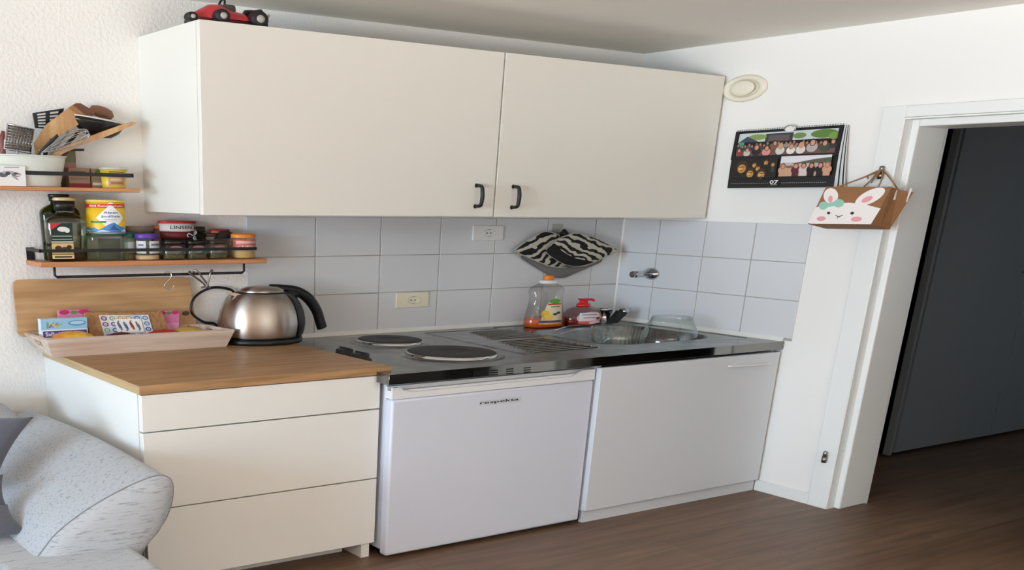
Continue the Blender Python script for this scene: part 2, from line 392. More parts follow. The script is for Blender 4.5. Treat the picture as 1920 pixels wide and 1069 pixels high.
for z in (.33, 1.72): bb.lathe([(.004,0),(.004,.004)], 0, 0, WPLAST, sy=1, seg=10, M=Matrix.Translation((.03, DY0-.008, z)) @ Matrix.Rotation(PI/2, 4, 'X'))
bb.done('screw_cap', df)

# wardrobe in the hall
wd = thing('wardrobe', (2.6,-.8,0), 'dark grey built-in wardrobe in the hallway behind the door opening', 'wardrobe')
bb = B(); bb.box(1.545, 4.4, -1.12, .3, .015, H-.02, DARKPAN); bb.done('body', wd)
bb = B(); bb.box(1.545, 1.575, -1.165, -1.05, .015, H-.02, DARKPAN, .002, 1); bb.done('side_panel', wd)
for x0, x1 in ((1.60, 2.818), (2.826, 4.3)):
    bb = B(); bb.box(x0, x1, -1.165, -1.125, .03, H-.05, DARKPAN, .002, 1); d = bb.done('door', wd)
    if x0 < 2:
        bb = B(); bb.tube([(2.70,-1.166,1.18),(2.70,-1.19,1.18),(2.70,-1.19,1.245),(2.70,-1.166,1.245)], .005, CHROME, 8); bb.done('handle', d)

cu_ = thing('added_cupboard', (-.25,-4.9,0), 'tall dark cupboard added out of view for the black reflection in the steel counter edge', 'cupboard')  # unseen, added so the polished counter edge reflects black
DK = mat('black_brown_veneer', (34,30,28), .5)
bb = B(); bb.box(-.42, -.004, -6.4, -3.75, .002, 2.1, DK, .004, 2); bb.done('carcass', cu_)
for y0, y1 in ((-6.39,-5.09),(-5.07,-3.76)):
    bb = B(); bb.box(-.445, -.424, y0, y1, .05, 2.09, DK, .002, 1); d = bb.done('door', cu_); bb = B(); bb.tube([(-.446,y0+.1,1.0),(-.47,y0+.1,1.0),(-.47,y0+.1,1.15),(-.446,y0+.1,1.15)], .006, CHROME, 8); bb.done('handle', d)

# ================================================================= fitted kitchen
# wall cabinet
wc = thing('wall_cabinet', (-1.66,-.3,1.508), 'long white two-door cabinet hung high on the back wall', 'cabinet')
CL, CR, CM, CB, CT = -3.306, -.02, -1.655, 1.508, 2.26
bb = B(); bb.box(CL, CR, -.612, -.0005, CB+.004, CT, LACQ); bb.done('body', wc)
for x0, x1, hx in ((CL, CM-.005, -1.79), (CM+.005, CR-.004, -1.55)):
    bb = B(); bb.box(x0, x1, -.646, -.614, CB, CT, LACQ, .002, 2); d = bb.done('door', wc)
    u0 = 893 if x0 < -3 else 962; dv = 0 if x0 < -3 else 2
    p = P(u0, 348+dv, 'y', -.646); q = P(u0-1, 387+dv, 'y', -.646)
    hh = B(); x = p.x; zt, zb = p.z, q.z
    pts = spline([(x,-.646,zt),(x,-.672,zt-.001),(x,-.692,zt-.008),(x,-.698,zt-.03),(x,-.700,(zt+zb)/2),(x,-.698,zb+.03),(x,-.692,zb+.008),(x,-.672,zb+.001),(x,-.646,zb)], 5)
    hh.tube(pts, [.006+.005*math.sin(PI*i/(len(pts)-1)) for i in range(len(pts))], BLKM, 10)
    for z in (zt, zb): hh.tube([(x,-.646,z),(x,-.651,z)], .010, BLKM, 12)
    h = hh.done('handle', d); h['label'] = 'black bow handle'

# drawer unit and oak worktop
du = thing('drawer_cabinet', (-3.28,-.6,0), 'white cabinet with three plain drawers between sofa and fridge', 'cabinet')
bb = B(); bb.box(-3.857, -2.709, -1.15, -.0005, .067, .853, LACQB); bb.done('body', du)
for z0, z1 in ((.705,.851),(.384,.700),(.070,.379)):
    bb = B(); bb.box(-3.855, -2.71, -1.188, -1.153, z0, z1, LACQB, .002, 2); bb.done('drawer', du)
bb = B(); bb.box(-3.85, -2.80, -1.05, -1.02, .0, .067, LACQB); bb.done('plinth', du)
for x in (-3.85, -2.775):
    bb = B(); bb.box(x, x+.045, -1.175, -1.0, 0, .068, LACQB); bb.done('foot', du)
wt = thing('worktop', (-3.26,-.6,.854), 'oak-coloured wooden worktop on the white drawer cabinet', 'worktop')
bb = B(); bb.box(-3.863, -2.657, -1.194, -.0005, .8545, .89, OAK, .0015, 1); bb.done('board', wt)
bb = B(); bb.box(-3.8645, -3.8635, -1.193, -.001, .8555, .8885, OAKE); o = bb.done('edge_band', wt); o['label'] = 'paler oak edge strip'

# fridge
fr = thing('fridge', (-2.07,-.6,0), 'white under-counter fridge with a recessed grip and black lettering', 'fridge')
FX0, FX1 = -2.695, -1.447
bb = B(); bb.box(FX0+.01, FX1-.005, -1.20, -.02, .035, .81, FRW, .004, 2); bb.done('body', fr)
bb = B(); bb.box(FX0, FX1, -1.262, -1.206, .018, .752, FRW, .012, 3); dr = bb.done('door', fr)
bb = B()
# top cap with the scooped grip
n = 40; pts = [(FX0+.0, .754), (FX1, .754)]
def grip(x):
    a, c_ = -2.66, -1.54
    if x < a or x > c_: return .806
    t = min((x-a)/.05, (c_-x)/.06, 1); return .806-.026*(.5-.5*math.cos(PI*t))
top = [(FX1-(FX1-FX0)*k/n, grip(FX1-(FX1-FX0)*k/n)) for k in range(n+1)]
bb.prism([(x,-1.262,z) for x, z in [(FX0,.754),(FX1,.754)]+top], (0,.012,0), FRG)
bb.prism([(x,-1.25,z) for x, z in [(FX0,.754),(FX1,.754),(FX1,.79),(FX0,.79)]], (0,.044,0), FRG)
bb.prism([(x,-1.222,z) for x, z in [(FX0,.79),(FX1,.79),(FX1,.806),(FX0,.806)]], (0,.016,0), FRG)
g_ = bb.done('grip_cap', dr); g_['label'] = 'white plastic top strip with scooped grip'
pr = Print(on_front(0, 0, 1, 1, -1.2625))
a = P(899, 755.5, 'y', -1.2625); c = P(974, 749.5, 'y', -1.2625)
pr.rect(a.x, .682, c.x+.01, .708, (200,202,208)); pr.text('respekta', (a.x+c.x)/2, .695, c.x-a.x-.006, .017, (26,26,28)); bd = pr.done('badge', dr); bd['label'] = 'small black name lettering'
for x in (FX0+.06, FX1-.06):
    bb = B(); bb.lathe([(.028,.0),(.028,.012),(.012,.014),(.012,.036)], x, -1.15, BLK, seg=16); bb.done('foot', fr)

# sink cabinet
sc = thing('sink_cabinet', (-.73,-.6,0), 'white single-door cabinet under the sink beside the right wall', 'cabinet')
bb = B(); bb.box(-1.434, -.024, -1.255, -.03, .066, .69, LACQC); bb.box(-1.434, -1.40, -1.255, -.03, .69, .82, LACQC); bb.box(-.058, -.024, -1.255, -.03, .69, .82, LACQC); bb.done('body', sc)
bb = B(); bb.box(-1.436, -.022, -1.292, -1.258, .070, .813, LACQC, .003, 2); d = bb.done('door', sc)
bb = B(); a = P(1371, 687.5, 'y', -1.31); c = P(1445, 682, 'y', -1.31)
bb.tube(spline([(a.x,-1.292,a.z),(a.x+.02,-1.308,a.z),((a.x+c.x)/2,-1.318,(a.z+c.z)/2),(c.x-.02,-1.308,c.z),(c.x,-1.292,c.z)], 6), .0065, WPLAST, 10, flatz=.8); h = bb.done('handle', d); h['label'] = 'white curved bar handle'
bb = B(); bb.box(-1.42, -.013, -1.262, -1.235, 0, .0655, LACQC); bb.done('plinth', sc)

# stainless steel top with hob and sink
ct = thing('kitchen_counter', (-1.35,-.65,.826), 'stainless steel counter with two hotplates, drainer and sink bowl', 'counter')
ZT = .87
bb = B()
SX0, SX1, SY0, SY1 = -1.10, -.19, -1.02, -.30
def rrect(x0, x1, y0, y1, r, n=10):
    out = []
    for cx, cy, a0 in ((x1-r,y1-r*.85,0),(x0+r,y1-r*.85,90),(x0+r,y0+r*.85,180),(x1-r,y0+r*.85,270)):
        for k in range(n+1):
            t = math.radians(a0+90*k/n); out.append((cx+r*math.cos(t), cy+r*.85*math.sin(t)))
    return out
hole = rrect(SX0, SX1, SY0, SY1, .2)
OX0, OX1, OY0, OY1 = -1.16, -.006, -1.29, -.0125
cx, cy = (SX0+SX1)/2, (SY0+SY1)/2
def outer(p):
    dx, dy = p[0]-cx, p[1]-cy; s_ = 1e9
    if dx > 1e-9: s_ = min(s_, (OX1-cx)/dx)
    if dx < -1e-9: s_ = min(s_, (OX0-cx)/dx)
    if dy > 1e-9: s_ = min(s_, (OY1-cy)/dy)
    if dy < -1e-9: s_ = min(s_, (OY0-cy)/dy)
    return (cx+dx*s_, cy+dy*s_)
ring = list(hole)
# add rays to the four outer corners
for X in (OX0, OX1):
    for Y in (OY0, OY1):
        dx, dy = X-cx, Y-cy; best = None
        for i in range(len(hole)):
            p, q = hole[i], hole[(i+1) % len(hole)]
            ex, ey = q[0]-p[0], q[1]-p[1]; den = dx*ey-dy*ex
            if abs(den) < 1e-12: continue
            s_ = ((p[0]-cx)*ey-(p[1]-cy)*ex)/den; t = ((p[0]-cx)*dy-(p[1]-cy)*dx)/den
            if s_ > 0 and 0 <= t <= 1: best = (cx+dx*s_, cy+dy*s_)
        if best: ring.append(best)
ring.sort(key=lambda p: math.atan2(p[1]-cy, p[0]-cx))
N = len(ring)
for i in range(N):
    a, c = ring[i], ring[(i+1) % N]; oa, oc = outer(a), outer(c)
    bb.face([(a[0],a[1],ZT),(oa[0],oa[1],ZT),(oc[0],oc[1],ZT),(c[0],c[1],ZT)], STEEL)
bb.face([(-2.655,OY0,ZT),(OX0,OY0,ZT),(OX0,OY1,ZT),(-2.655,OY1,ZT)], STEEL)
bb.face([(-2.739,OY0,ZT),(-2.655,OY0,ZT),(-2.655,-1.197,ZT),(-2.739,-1.197,ZT)], STEEL)
# underside and sides
bb.box(-2.65, -1.2, -1.275, -.02, ZT-.03, ZT-.004, STEEL)
bb.face([(-.006,OY0,ZT),(-.006,OY1,ZT),(-.006,OY1,.826),(-.006,OY0,.826)], STEEL)
bb.face([(-2.739,OY0,ZT),(-2.739,-1.197,ZT),(-2.739,-1.197,.826),(-2.739,OY0,.826)], STEEL)
bb.face([(-2.739,-1.197,ZT),(-2.655,-1.197,ZT),(-2.655,-1.197,.826),(-2.739,-1.197,.826)], STEEL)
bb.done('steel_top', ct)
bb = B(); bb.box(-2.739, -.006, -1.2935, -1.2905, .826, ZT+.001, STEELF, .001, 1); ap = bb.done('front_edge', ct); ap['label'] = 'mirror-polished front edge'
for u0 in (895, 928, 957, 990):
    bb = B()
    for k in range(3):
        a = P(u0-8, 694.5+4.1*(k-1)+(990-u0)*.075, 'y', -1.2938); bb.box(a.x, a.x+.044, -1.2948, -1.2936, a.z-.0024, a.z+.0024, BLK)
    v = bb.done('vent_slots', ap); v['label'] = 'three short black vent slots'
# bowl
bb = B(); lev = [(ZT,1.0),(ZT-.012,.985),(ZT-.10,.93),(ZT-.135,.86),(ZT-.145,.7),(ZT-.147,.1)]
rings = [[bb.bm.verts.new((cx+(p[0]-cx)*k, cy+(p[1]-cy)*k, z)) for p in hole] for z, k in lev]
for i in range(len(rings)-1):
    for j in range(len(hole)):
        f = bb.bm.faces.new((rings[i][j], rings[i][(j+1)%len(hole)], rings[i+1][(j+1)%len(hole)], rings[i+1][j])); f.smooth = True
bb.bm.faces.new(rings[-1]); bb.mi(STEEL); bb.done('sink_bowl', ct)
# drainer ribs
bb = B()
for k in range(17):
    if k in (7,): continue
    y = -.22-.80*k/16; x0 = -1.40-.26*k/16; x1 = -1.18+(.0 if k > 7 else .10)
    bb.tube([(x0,y,ZT-.002),(x0+.02,y,ZT+.001),(x1-.02,y,ZT+.001),(x1,y,ZT-.002)], .0045, STEELF, 8)
bb.done('drainer_ribs', ct)
bb = B(); bb.tube([(-1.66,-.13,ZT-.002),(-1.74,-1.06,ZT-.002)], .0045, STEEL, 8); bb.tube([(-1.66,-.13,ZT-.002),(-1.12,-.13,ZT-.002)], .0045, STEEL, 8); bb.tube([(-1.10,-.08,ZT-.003),(-.12,-.08,ZT-.003),(-.08,-.16,ZT-.003),(-.08,-1.1,ZT-.003)], .006, STEEL, 8); bb.done('pressed_rim', ct)
for (x, y, r_) in ((-2.095,-.392,.172), (-2.095,-.917,.222)):
    sy = 1.02 if r_ < .2 else .98
    bb = B(); bb.lathe([(r_+.045,ZT),(r_+.035,ZT+.004),(r_+.012,ZT+.007),(r_+.004,ZT+.004)], x, y, STEEL, sy=sy, seg=64, cap=False)
    bb.lathe([(r_+.006,ZT+.001),(r_+.005,ZT+.015),(r_,ZT+.017)], x, y, CHROME, sy=sy, seg=64, cap=False)
    hp = bb.done('hotplate_rim', ct)
    bb = B(); bb.lathe([(r_,ZT+.002),(r_,ZT+.017),(r_-.006,ZT+.020),(r_*.3,ZT+.020),(r_*.28,ZT+.018)], x, y, IRON, sy=sy, seg=64); o = bb.done('hotplate', ct); o['label'] = 'black cast iron cooking plate'
for x, y in ((-2.585,-.70), (-2.60,-.86)):
    bb = B(); bb.lathe([(.058,ZT),(.058,ZT+.006),(.048,ZT+.008),(.044,ZT+.030),(.038,ZT+.033)], x, y, BLK, seg=28); bb.box(x-.006, x+.006, y-.038, y+.038, ZT+.03, ZT+.040, BLK, .002, 1); bb.done('control_knob', ct)

# tap
tp = thing('sink_tap', (-.25,-.16,.87), 'low chrome mixer tap with black lever in the sink corner', 'tap')
zt_ = P(1143,576,'y',-.16).z
bb = B(); bb.lathe([(.07,.8708),(.07,.876),(.052,.880),(.052,zt_-.022),(.058,zt_-.018),(.058,zt_-.004),(.05,zt_)], -.25, -.16, CHROME, seg=32); bb.done('body', tp)
bb = B(); bb.prism([P(u,v,'y',-.275) for u, v in ((1144,606.5),(1157,606.5),(1177,587.5),(1164,583))], (0,.04,0), BLK); bb.done('lever', tp)
bb = B(); p = P(1164,585.5,'y',-.25); q_ = P(1180,581.5,'y',-.25); bb.tube([p, q_], .019, CHROME, 18); bb.done('lever_end', tp)

# wall valve
vv = thing('wall_valve', (-.01,-.28,1.17), 'chrome water valve stub on the right-hand tiles', 'valve')
Rx = Matrix.Translation((-.0115,-.29,1.172)) @ Matrix.Rotation(-PI/2, 4, 'Y')
bb = B(); bb.lathe([(.036,0),(.037,.006),(.031,.018),(.021,.026),(.017,.030)], 0, 0, CHROME, sy=1.7, seg=32, M=Rx); bb.done('escutcheon', vv)
bb = B(); bb.lathe([(.017,.02),(.018,.10),(.020,.105),(.020,.15),(.015,.16)], 0, 0, CHROME, sy=1.2, seg=24, M=Rx); bb.lathe([(.016,.158),(.019,.162),(.019,.178),(.012,.184)], 0, 0, DCHROME, sy=1.2, seg=8, M=Rx, smooth=False); bb.done('spindle', vv)

# sockets
def socket(u, v, m, label, tilt=0):
    p = P(u, v, 'y', -.012); o = thing('wall_socket', (p.x, -.012, p.z), label, 'socket')
    bb = B(); bb.box(p.x-.117, p.x+.117, -.022, -.0112, p.z-.042, p.z+.042, m, .004, 3); bb.done('cover_plate', o)
    bb = B(); T = Matrix.Translation((p.x+.006, -.022, p.z)) @ Matrix.Rotation(PI/2, 4, 'X')
    bb.lathe([(.046,-.0003),(.046,.0035),(.042,.004),(.041,-.006+.0065),(.036,.0008)], 0, 0, m, sy=.5, seg=32, M=T); bb.done('insert', o)
    bb = B()
    for dx in (-.018, .010): bb.lathe([(.006,.001),(.006,.0018)], p.x-p.x+dx, 0, BLK, sy=.55, seg=12, M=T)
    for dz in (-.0195, .0195): bb.box(p.x-.004, p.x+.016, -.0245, -.0232, p.z+dz-.002, p.z+dz+.002, DCHROME)
    bb.done('contacts', o)
socket(914, 437, WPLAST, 'white wall socket, the upper one just under the wall cabinet')
socket(772, 562.5, CREAM, 'cream wall socket, the lower one above the hotplates')

# ================================================================= right wall: vent, calendar, gift bag
ve = thing('exhaust_vent', (0,-.775,2.19), 'round cream air valve high on the right wall beside the cabinet', 'vent')
Rv = Matrix.Translation((0,-.775,2.19)) @ Matrix.Rotation(-PI/2, 4, 'Y')
CV = mat('cream_vent_plastic', (232,224,204), .4)
bb = B(); bb.lathe([(.066,.0003),(.068,.012),(.062,.022),(.050,.024),(.044,.014),(.040,.006)], 0, 0, CV, sy=2.15, seg=56, M=Rv); bb.done('outer_ring', ve)
bb = B(); bb.lathe([(.020,.006),(.036,.020),(.039,.030),(.036,.036),(.02,.038)], 0, 0, CV, sy=2.05, seg=48, M=Rv); bb.done('inner_disc', ve)

# calendar: stack of pages bulging from the wall
q = [P(1382,247,'x',-.02), P(1584,234,'x',-.02), P(1563,351,'x',-.055), P(1363.5,353,'x',-.055)]   # TL TR BR BL
cal = thing('wall_calendar', (-.012,-1.1,1.68), 'black photo calendar with spiral binding hanging on the right wall', 'calendar')
def calf(a, c, l):
    t = 1-c; top_ = q[0].lerp(q[1], a); bot = q[3].lerp(q[2], a); p = top_.lerp(bot, t); return p+Vector((-l-.0002-.006*math.sin(PI*t), 0, 0))
bb = B(); PAGEB = flat((14,14,16), .35); PAGEW = flat((222,222,220))
bb.grid(lambda a, c: calf(a, c, 0), 12, 12, PAGEB); bb.done('front_page', cal)
bb = B()
for k in range(1, 8):
    off = .0022*k
    bb.grid(lambda a, c, k=k, off=off: calf(.01+a*(.99+.004*k), c*(1-.002*k)+.002*k, 0)+Vector((off*(.4+1.0*(1-c)), -.004*k*(1-c)-.002, 0)), 6, 6, PAGEB if k % 3 == 0 else PAGEW)
bb.done('pages', cal)
bb = B()
for k in range(44):
    p = calf((k+.5)/44, 1, .0); 
    bb.tube([p+Vector((.002,0,-.006)), p+Vector((-.004,0,-.003)), p+Vector((-.003,0,.006)), p+Vector((.006,0,.006))], .0014, mat('binding_wire', (60,60,62), .3, .8), 5)
bb.done('spiral_binding', cal)
bb = B(); p = calf(.52, 1, 0); bb.tube(spline([p+Vector((-.002,.035,-.008)), p+Vector((-.008,.022,.008)), p+Vector((-.006,0,.014)), p+Vector((-.008,-.022,.008)), p+Vector((-.002,-.035,-.008))], 5), .004, CHROME, 6); bb.lathe([(.020,.0),(.018,.002)], 0, 0, WPLAST, sy=1.7, seg=20, M=Matrix.Translation(p+Vector((-.005,0,.001))) @ Matrix.Rotation(-PI/2, 4, 'Y')); bb.done('hanger', cal)
pr = Print(calf, .0005, 0); R_ = random.Random(3)
def person_fig(x, y, s_, hair, top, skin=(206,150,122)):
    pr.disc(x, y-.052*s_, .034*s_, .055*s_, top, 12); pr.disc(x, y+.004, .020*s_, .042*s_, hair, 12); pr.disc(x, y-.002, .014*s_, .030*s_, skin, 12)
def clipped(x0,y0,x1,y1,col): pr.rect(x0,y0,x1,y1,col)
# top picture: crowd in a park before a stage
pr.rect(.035,.56,.965,.955,(150,172,120)); pr.rect(.035,.80,.965,.955,(196,206,206)); pr.rect(.30,.79,.56,.93,(58,54,56)); pr.rect(.33,.80,.53,.90,(96,84,88))
for x, y, rx, ry, c_ in ((.22,.88,.09,.05,(128,156,76)),(.62,.87,.06,.05,(112,140,78)),(.84,.88,.12,.07,(92,128,56)),(.93,.84,.05,.06,(120,150,70))): pr.disc(x,y,rx,ry,c_)
pr.poly([(.04,.80),(.12,.90),(.24,.80)], (58,66,88)); pr.rect(.04,.72,.10,.80,(70,150,120)); pr.rect(.035,.56,.965,.68,(118,84,74))
for k in range(26): person_fig(.05+.035*k+R_.uniform(-.01,.01), .74+R_.uniform(-.02,.03), .7, R_.choice([(60,42,34),(96,64,44),(40,34,34)]), R_.choice([(120,60,56),(70,86,120),(150,140,130),(60,60,66)]), (176,124,102))
for x, y, s_, h_, t_ in ((.07,.66,.9,(60,38,30),(150,60,50)),(.15,.66,1,(120,74,48),(200,188,176)),(.24,.70,1.3,(96,60,42),(34,30,32)),(.34,.68,1.2,(74,48,38),(216,140,130)),(.41,.76,1.1,(52,38,32),(120,90,76)),(.47,.70,1.3,(190,150,106),(208,206,196)),(.57,.69,1.2,(150,104,70),(226,222,214)),(.66,.70,1.3,(196,150,108),(220,208,200)),(.76,.74,1.5,(56,40,34),(178,170,162)),(.87,.72,1.3,(70,50,40),(64,78,58)),(.94,.74,1.0,(110,70,50),(52,46,50))):
    person_fig(x, y, s_, h_, t_)
pr.rect(0,.50,1,.56,(14,14,16)); pr.rect(.965,.5,1,1,(14,14,16)); pr.rect(0,.5,.034,1,(14,14,16))
# lower left: faces at night
pr.rect(.035,.17,.47,.50,(22,18,16))
for x, y, s_ in ((.36,.44,1.0),(.25,.40,1.0),(.29,.34,1.1),(.43,.40,.8),(.13,.36,2.1),(.22,.26,1.7),(.33,.24,1.7)):
    pr.disc(x, y+.008*s_, .028*s_, .050*s_, (58,36,20), 14); pr.disc(x, y-.010*s_, .020*s_, .036*s_, (188,136,62), 14); pr.disc(x-.006*s_, y-.004*s_, .010*s_, .018*s_, (216,172,96), 10)
    pr.disc(x, y+.004*s_, .016*s_, .005*s_, (110,70,36), 8); pr.disc(x, y-.024*s_, .008*s_, .005*s_, (146,70,50), 8)
pr.rect(.035,.17,.47,.19,(22,18,16)); pr.rect(.42,.27,.45,.36,(44,60,54))
# lower right: four friends on a beach
pr.rect(.50,.19,.955,.53,(196,178,168)); pr.rect(.50,.42,.955,.53,(222,218,222)); pr.poly([(.60,.40),(.72,.44),(.82,.47),(.955,.49),(.955,.40)], (88,92,70)); pr.rect(.50,.19,.955,.36,(196,156,124)); pr.rect(.50,.33,.62,.37,(110,106,84))
for x, t_, h_ in ((.53,(200,150,120),(120,90,70)),(.65,(86,30,40),(122,62,48)),(.72,(216,196,190),(70,44,38)),(.79,(20,18,20),(50,36,32)),(.87,(26,22,24),(96,44,38)),(.93,(206,150,124),(150,110,84))):
    person_fig(x, .36, 1.25, h_, t_, (208,140,120))
    pr.rect(x-.03, .19, x+.03, .27, t_)
for k in range(46):
    x = .05+.90*k/46
    if .42 < x < .52: continue
    pr.rect(x, .077, x+.011, .083, (190,190,188))
pr.text('07', .47, .095, .08, .066, (228,228,226)); pr.rect(.44,.047,.50,.060,(150,150,150))
pr.done('printed_photos', cal)

# gift bag hung on the upper hinge
F_TL, F_TR = P(1549,350,'x',-.18), P(1672,350.5,'x',-.18); F_BL, F_BR = P(1515,420,'x',-.235), P(1634,421,'x',-.235)
B_TR = P(1713,360.5,'x',-.035); B_BR = P(1668,430.5,'x',-.10); B_TL = F_TL+(B_TR-F_TR); B_BL = F_BL+(B_BR-F_BR)
bg = thing('gift_bag', (-.15,-1.65,1.5), 'brown paper gift bag with a white bunny face hanging from the door hinge', 'gift bag')
bb = B(); BAGD = mat('kraft_paper_dark_fold', (150,104,62), .8)
mid = (F_TR+B_TR)/2+Vector((0,.02,0)); midb = (F_BR+B_BR)/2
bb.grid(lambda a, c: F_TL.lerp(F_TR, a).lerp(F_BL.lerp(F_BR, a), 1-c), 10, 10, CARD); bb.face([B_TL,B_BL,B_BR,B_TR], CARD); bb.face([F_BL,B_BL,B_BR,F_BR], CARD)
bb.face([F_TR,F_BR,midb,mid], CARD); bb.face([mid,midb,B_BR,B_TR], CARD); mid2 = (F_TL+B_TL)/2-Vector((0,.02,0)); midb2 = (F_BL+B_BL)/2
bb.face([F_TL,F_BL,midb2,mid2], CARD); bb.face([mid2,midb2,B_BL,B_TL], CARD); body = bb.done('paper_body', bg)
nrm = (F_TR-F_TL).cross(F_BL-F_TL).normalized()
if nrm.x > 0: nrm = -nrm
def bagf(a, c, l): return F_TL.lerp(F_TR, a).lerp(F_BL.lerp(F_BR, a), 1-c)+nrm*(l+.0005)
def inv(u, v):     # crop pixel to bag face coordinates
    u = 1520+u*200/1527; v = 300+v*140/1069; t = (v-350)/70.5; ul = 1549-34*t; ur = 1672-38*t; return ((u-ul)/(ur-ul), 1-t)
pr = Print(bagf, .0005)
WH = (240,232,226); PK = (232,158,166)
pr.poly([inv(*p) for p in ((75,680),(200,650),(360,620),(560,610),(700,620),(820,640),(910,665),(1003,690),(862,916),(0,916),(-35,905))], WH)
def blob(u, v, a, c_, rot, col):
    pts = []
    for k in range(28):
        t = 2*PI*k/28; x, y = a*math.cos(t), c_*math.sin(t); pts.append(inv(u+x*math.cos(rot)-y*math.sin(rot), v+x*math.sin(rot)+y*math.cos(rot)))
    pr.poly(pts, col)
blob(296,515,108,112,.0,WH); blob(860,525,232,88,-.48,WH); blob(292,558,34,48,.1,PK); blob(820,560,86,36,-.45,PK)
MINT = (150,200,178)
blob(188,655,68,58,-.2,MINT); blob(415,620,78,58,-.2,MINT); pr.poly([inv(*p) for p in ((230,625),(350,595),(360,655),(240,680))], MINT)
blob(268,761,24,19,-.2,(40,36,38)); blob(608,761,27,20,-.2,(40,36,38)); blob(158,842,66,34,-.1,PK); blob(666,846,78,36,-.1,PK)
for seg_ in (((362,790),(372,786),(418,812),(410,824)), ((410,824),(414,808),(474,784),(478,792)), ((398,838),(390,832),(410,812),(420,816))): pr.poly([inv(*p) for p in seg_], (60,54,56))
o = pr.done('bunny_face_print', bg); o['label'] = 'white bunny face with mint bow'
hg = Vector((-.048,-1.690,1.752))
bb = B()
for s0, s1 in ((.30,.62),):
    for (A, C_) in ((F_TL, F_TR), (B_TL, B_TR)):
        a, c = A.lerp(C_, .16), A.lerp(C_, .80)
        bb.tube(spline([a+Vector((0,0,-.004)), a.lerp(hg, .6)+Vector((0,0,-.002)), hg+Vector((0,0,.004)), c.lerp(hg, .5)+Vector((0,-.012,.0)), c+Vector((0,0,-.004))], 7), .0038, ROPE, 8)
bb.tube(spline([hg, hg+Vector((-.004,.035,-.012)), hg+Vector((-.006,.06,-.022)), hg+Vector((-.004,.055,-.035))], 5), .0042, ROPE, 8)
bb.tube(spline([hg, hg+Vector((-.004,.02,-.03)), hg+Vector((-.006,.035,-.055))], 5), .0035, ROPE, 8); bb.done('string_handle', bg)
nb = thing('paper_leaflet', (-.1,-1.8,1.65), 'folded white and black leaflet sticking out of the gift bag', 'leaflet')
c0 = F_TR.lerp(B_TR, .35)+Vector((0,.06,0))
bb = B(); bb.prism([c0+Vector((.0,.03,-.05)), c0+Vector((0,-.045,-.05)), c0+Vector((0,-.045,-.004)), c0+Vector((0,-.012,.018)), c0+Vector((0,.03,.012))], (.012,0,0), PAGEW); bb.prism([c0+Vector((-.001,.005,-.004)), c0+Vector((-.001,-.02,-.004)), c0+Vector((-.001,-.018,.010)), c0+Vector((-.001,.003,.010))], (-.0008,0,0), flat((30,30,32))); bb.done('sheet', nb)
ps = thing('paper_strip', (-.06,-1.83,1.65), 'thin white paper strip poking out of the back corner of the gift bag', 'paper')
c1 = F_TR.lerp(B_TR, .84)+Vector((0,.018,0)); bb = B(); bb.prism([c1+Vector((0,.0,-.05)), c1+Vector((0,-.012,-.05)), c1+Vector((0,-.026,.012)), c1+Vector((0,-.016,.014))], (.004,0,0), PAGEW); bb.done('strip', ps)

# ================================================================= things on the wall tiles: oven mitts
pk = P(1045, 430, 'y', -.012)
ak = thing('adhesive_hook', (pk.x,-.012,pk.z), 'clear plastic adhesive hook on the tiles above the zebra oven mitts', 'hook')
bb = B(); bb.box(pk.x-.044, pk.x+.044, -.0155, -.0115, pk.z-.030, pk.z+.032, glass('hook_plastic', (246,246,244), .15, 1.2), .001, 1); bb.tube(spline([(pk.x,-.016,pk.z+.0),(pk.x,-.020,pk.z-.03),(pk.x,-.045,pk.z-.034),(pk.x,-.052,pk.z-.018)], 5), .006, CLEARG, 8); bb.done('plate', ak)
def puffy(name, pix, y, depth, m, parent, n=7, edge=None):
    pts = [P(860+u/4.8, 400+v/4.8, 'y', y) for u, v in pix]; pts = spline(pts+[pts[0]], 4)[:-1]
    c = sum(pts, Vector())/len(pts); bb = B()
    for sgn in (-1, 1):
        rings = []
        for k in range(n+1):
            s_ = 1-(k/n)*.98; d = depth*math.sqrt(max(0, 1-s_**3)); rings.append([bb.bm.verts.new(c+(p-c)*s_+Vector((0, sgn*d, 0))) for p in pts])
        i = bb.mi(m)
        for k in range(n):
            for j in range(len(pts)):
                f = bb.bm.faces.new((rings[k][j], rings[k][(j+1)%len(pts)], rings[k+1][(j+1)%len(pts)], rings[k+1][j])); f.smooth = True; f.material_index = i
        f = bb.bm.faces.new(rings[-1]); f.material_index = i
    if edge:
        bb.tube([p for p in pts], .0035, edge, 6, closed=True)
    return bb.done(name, parent)
p0 = P(1045, 500, 'y', -.03)
ph = thing('pot_holder', (p0.x,-.03,p0.z), 'plain grey quilted pot holder hanging behind the zebra print mitts', 'pot holder')
puffy('quilted_pad', [(560,392),(700,330),(960,300),(1150,330),(1290,415),(1180,480),(1060,530),(965,572),(880,578),(800,545),(700,485),(610,430)], -.030, .010, QUILT, ph, edge=mat('piping_grey', (120,112,108), .8))
p0 = P(1000, 465, 'y', -.06)
m1 = thing('oven_mitt', (p0.x,-.06,p0.z), 'left zebra-print oven mitt with its cuff pointing left', 'oven mitt')
puffy('padded_body', [(500,335),(620,245),(760,168),(860,180),(915,215),(860,270),(800,320),(810,380),(890,440),(985,478),(850,482),(700,430),(600,385),(535,358)], -.062, .018, ZEBRA, m1, edge=mat('piping_cream', (186,180,166), .8))
p0 = P(1100, 465, 'y', -.1)
m2 = thing('oven_mitt', (p0.x,-.1,p0.z), 'right zebra-print oven mitt, lying over the left one', 'oven mitt')
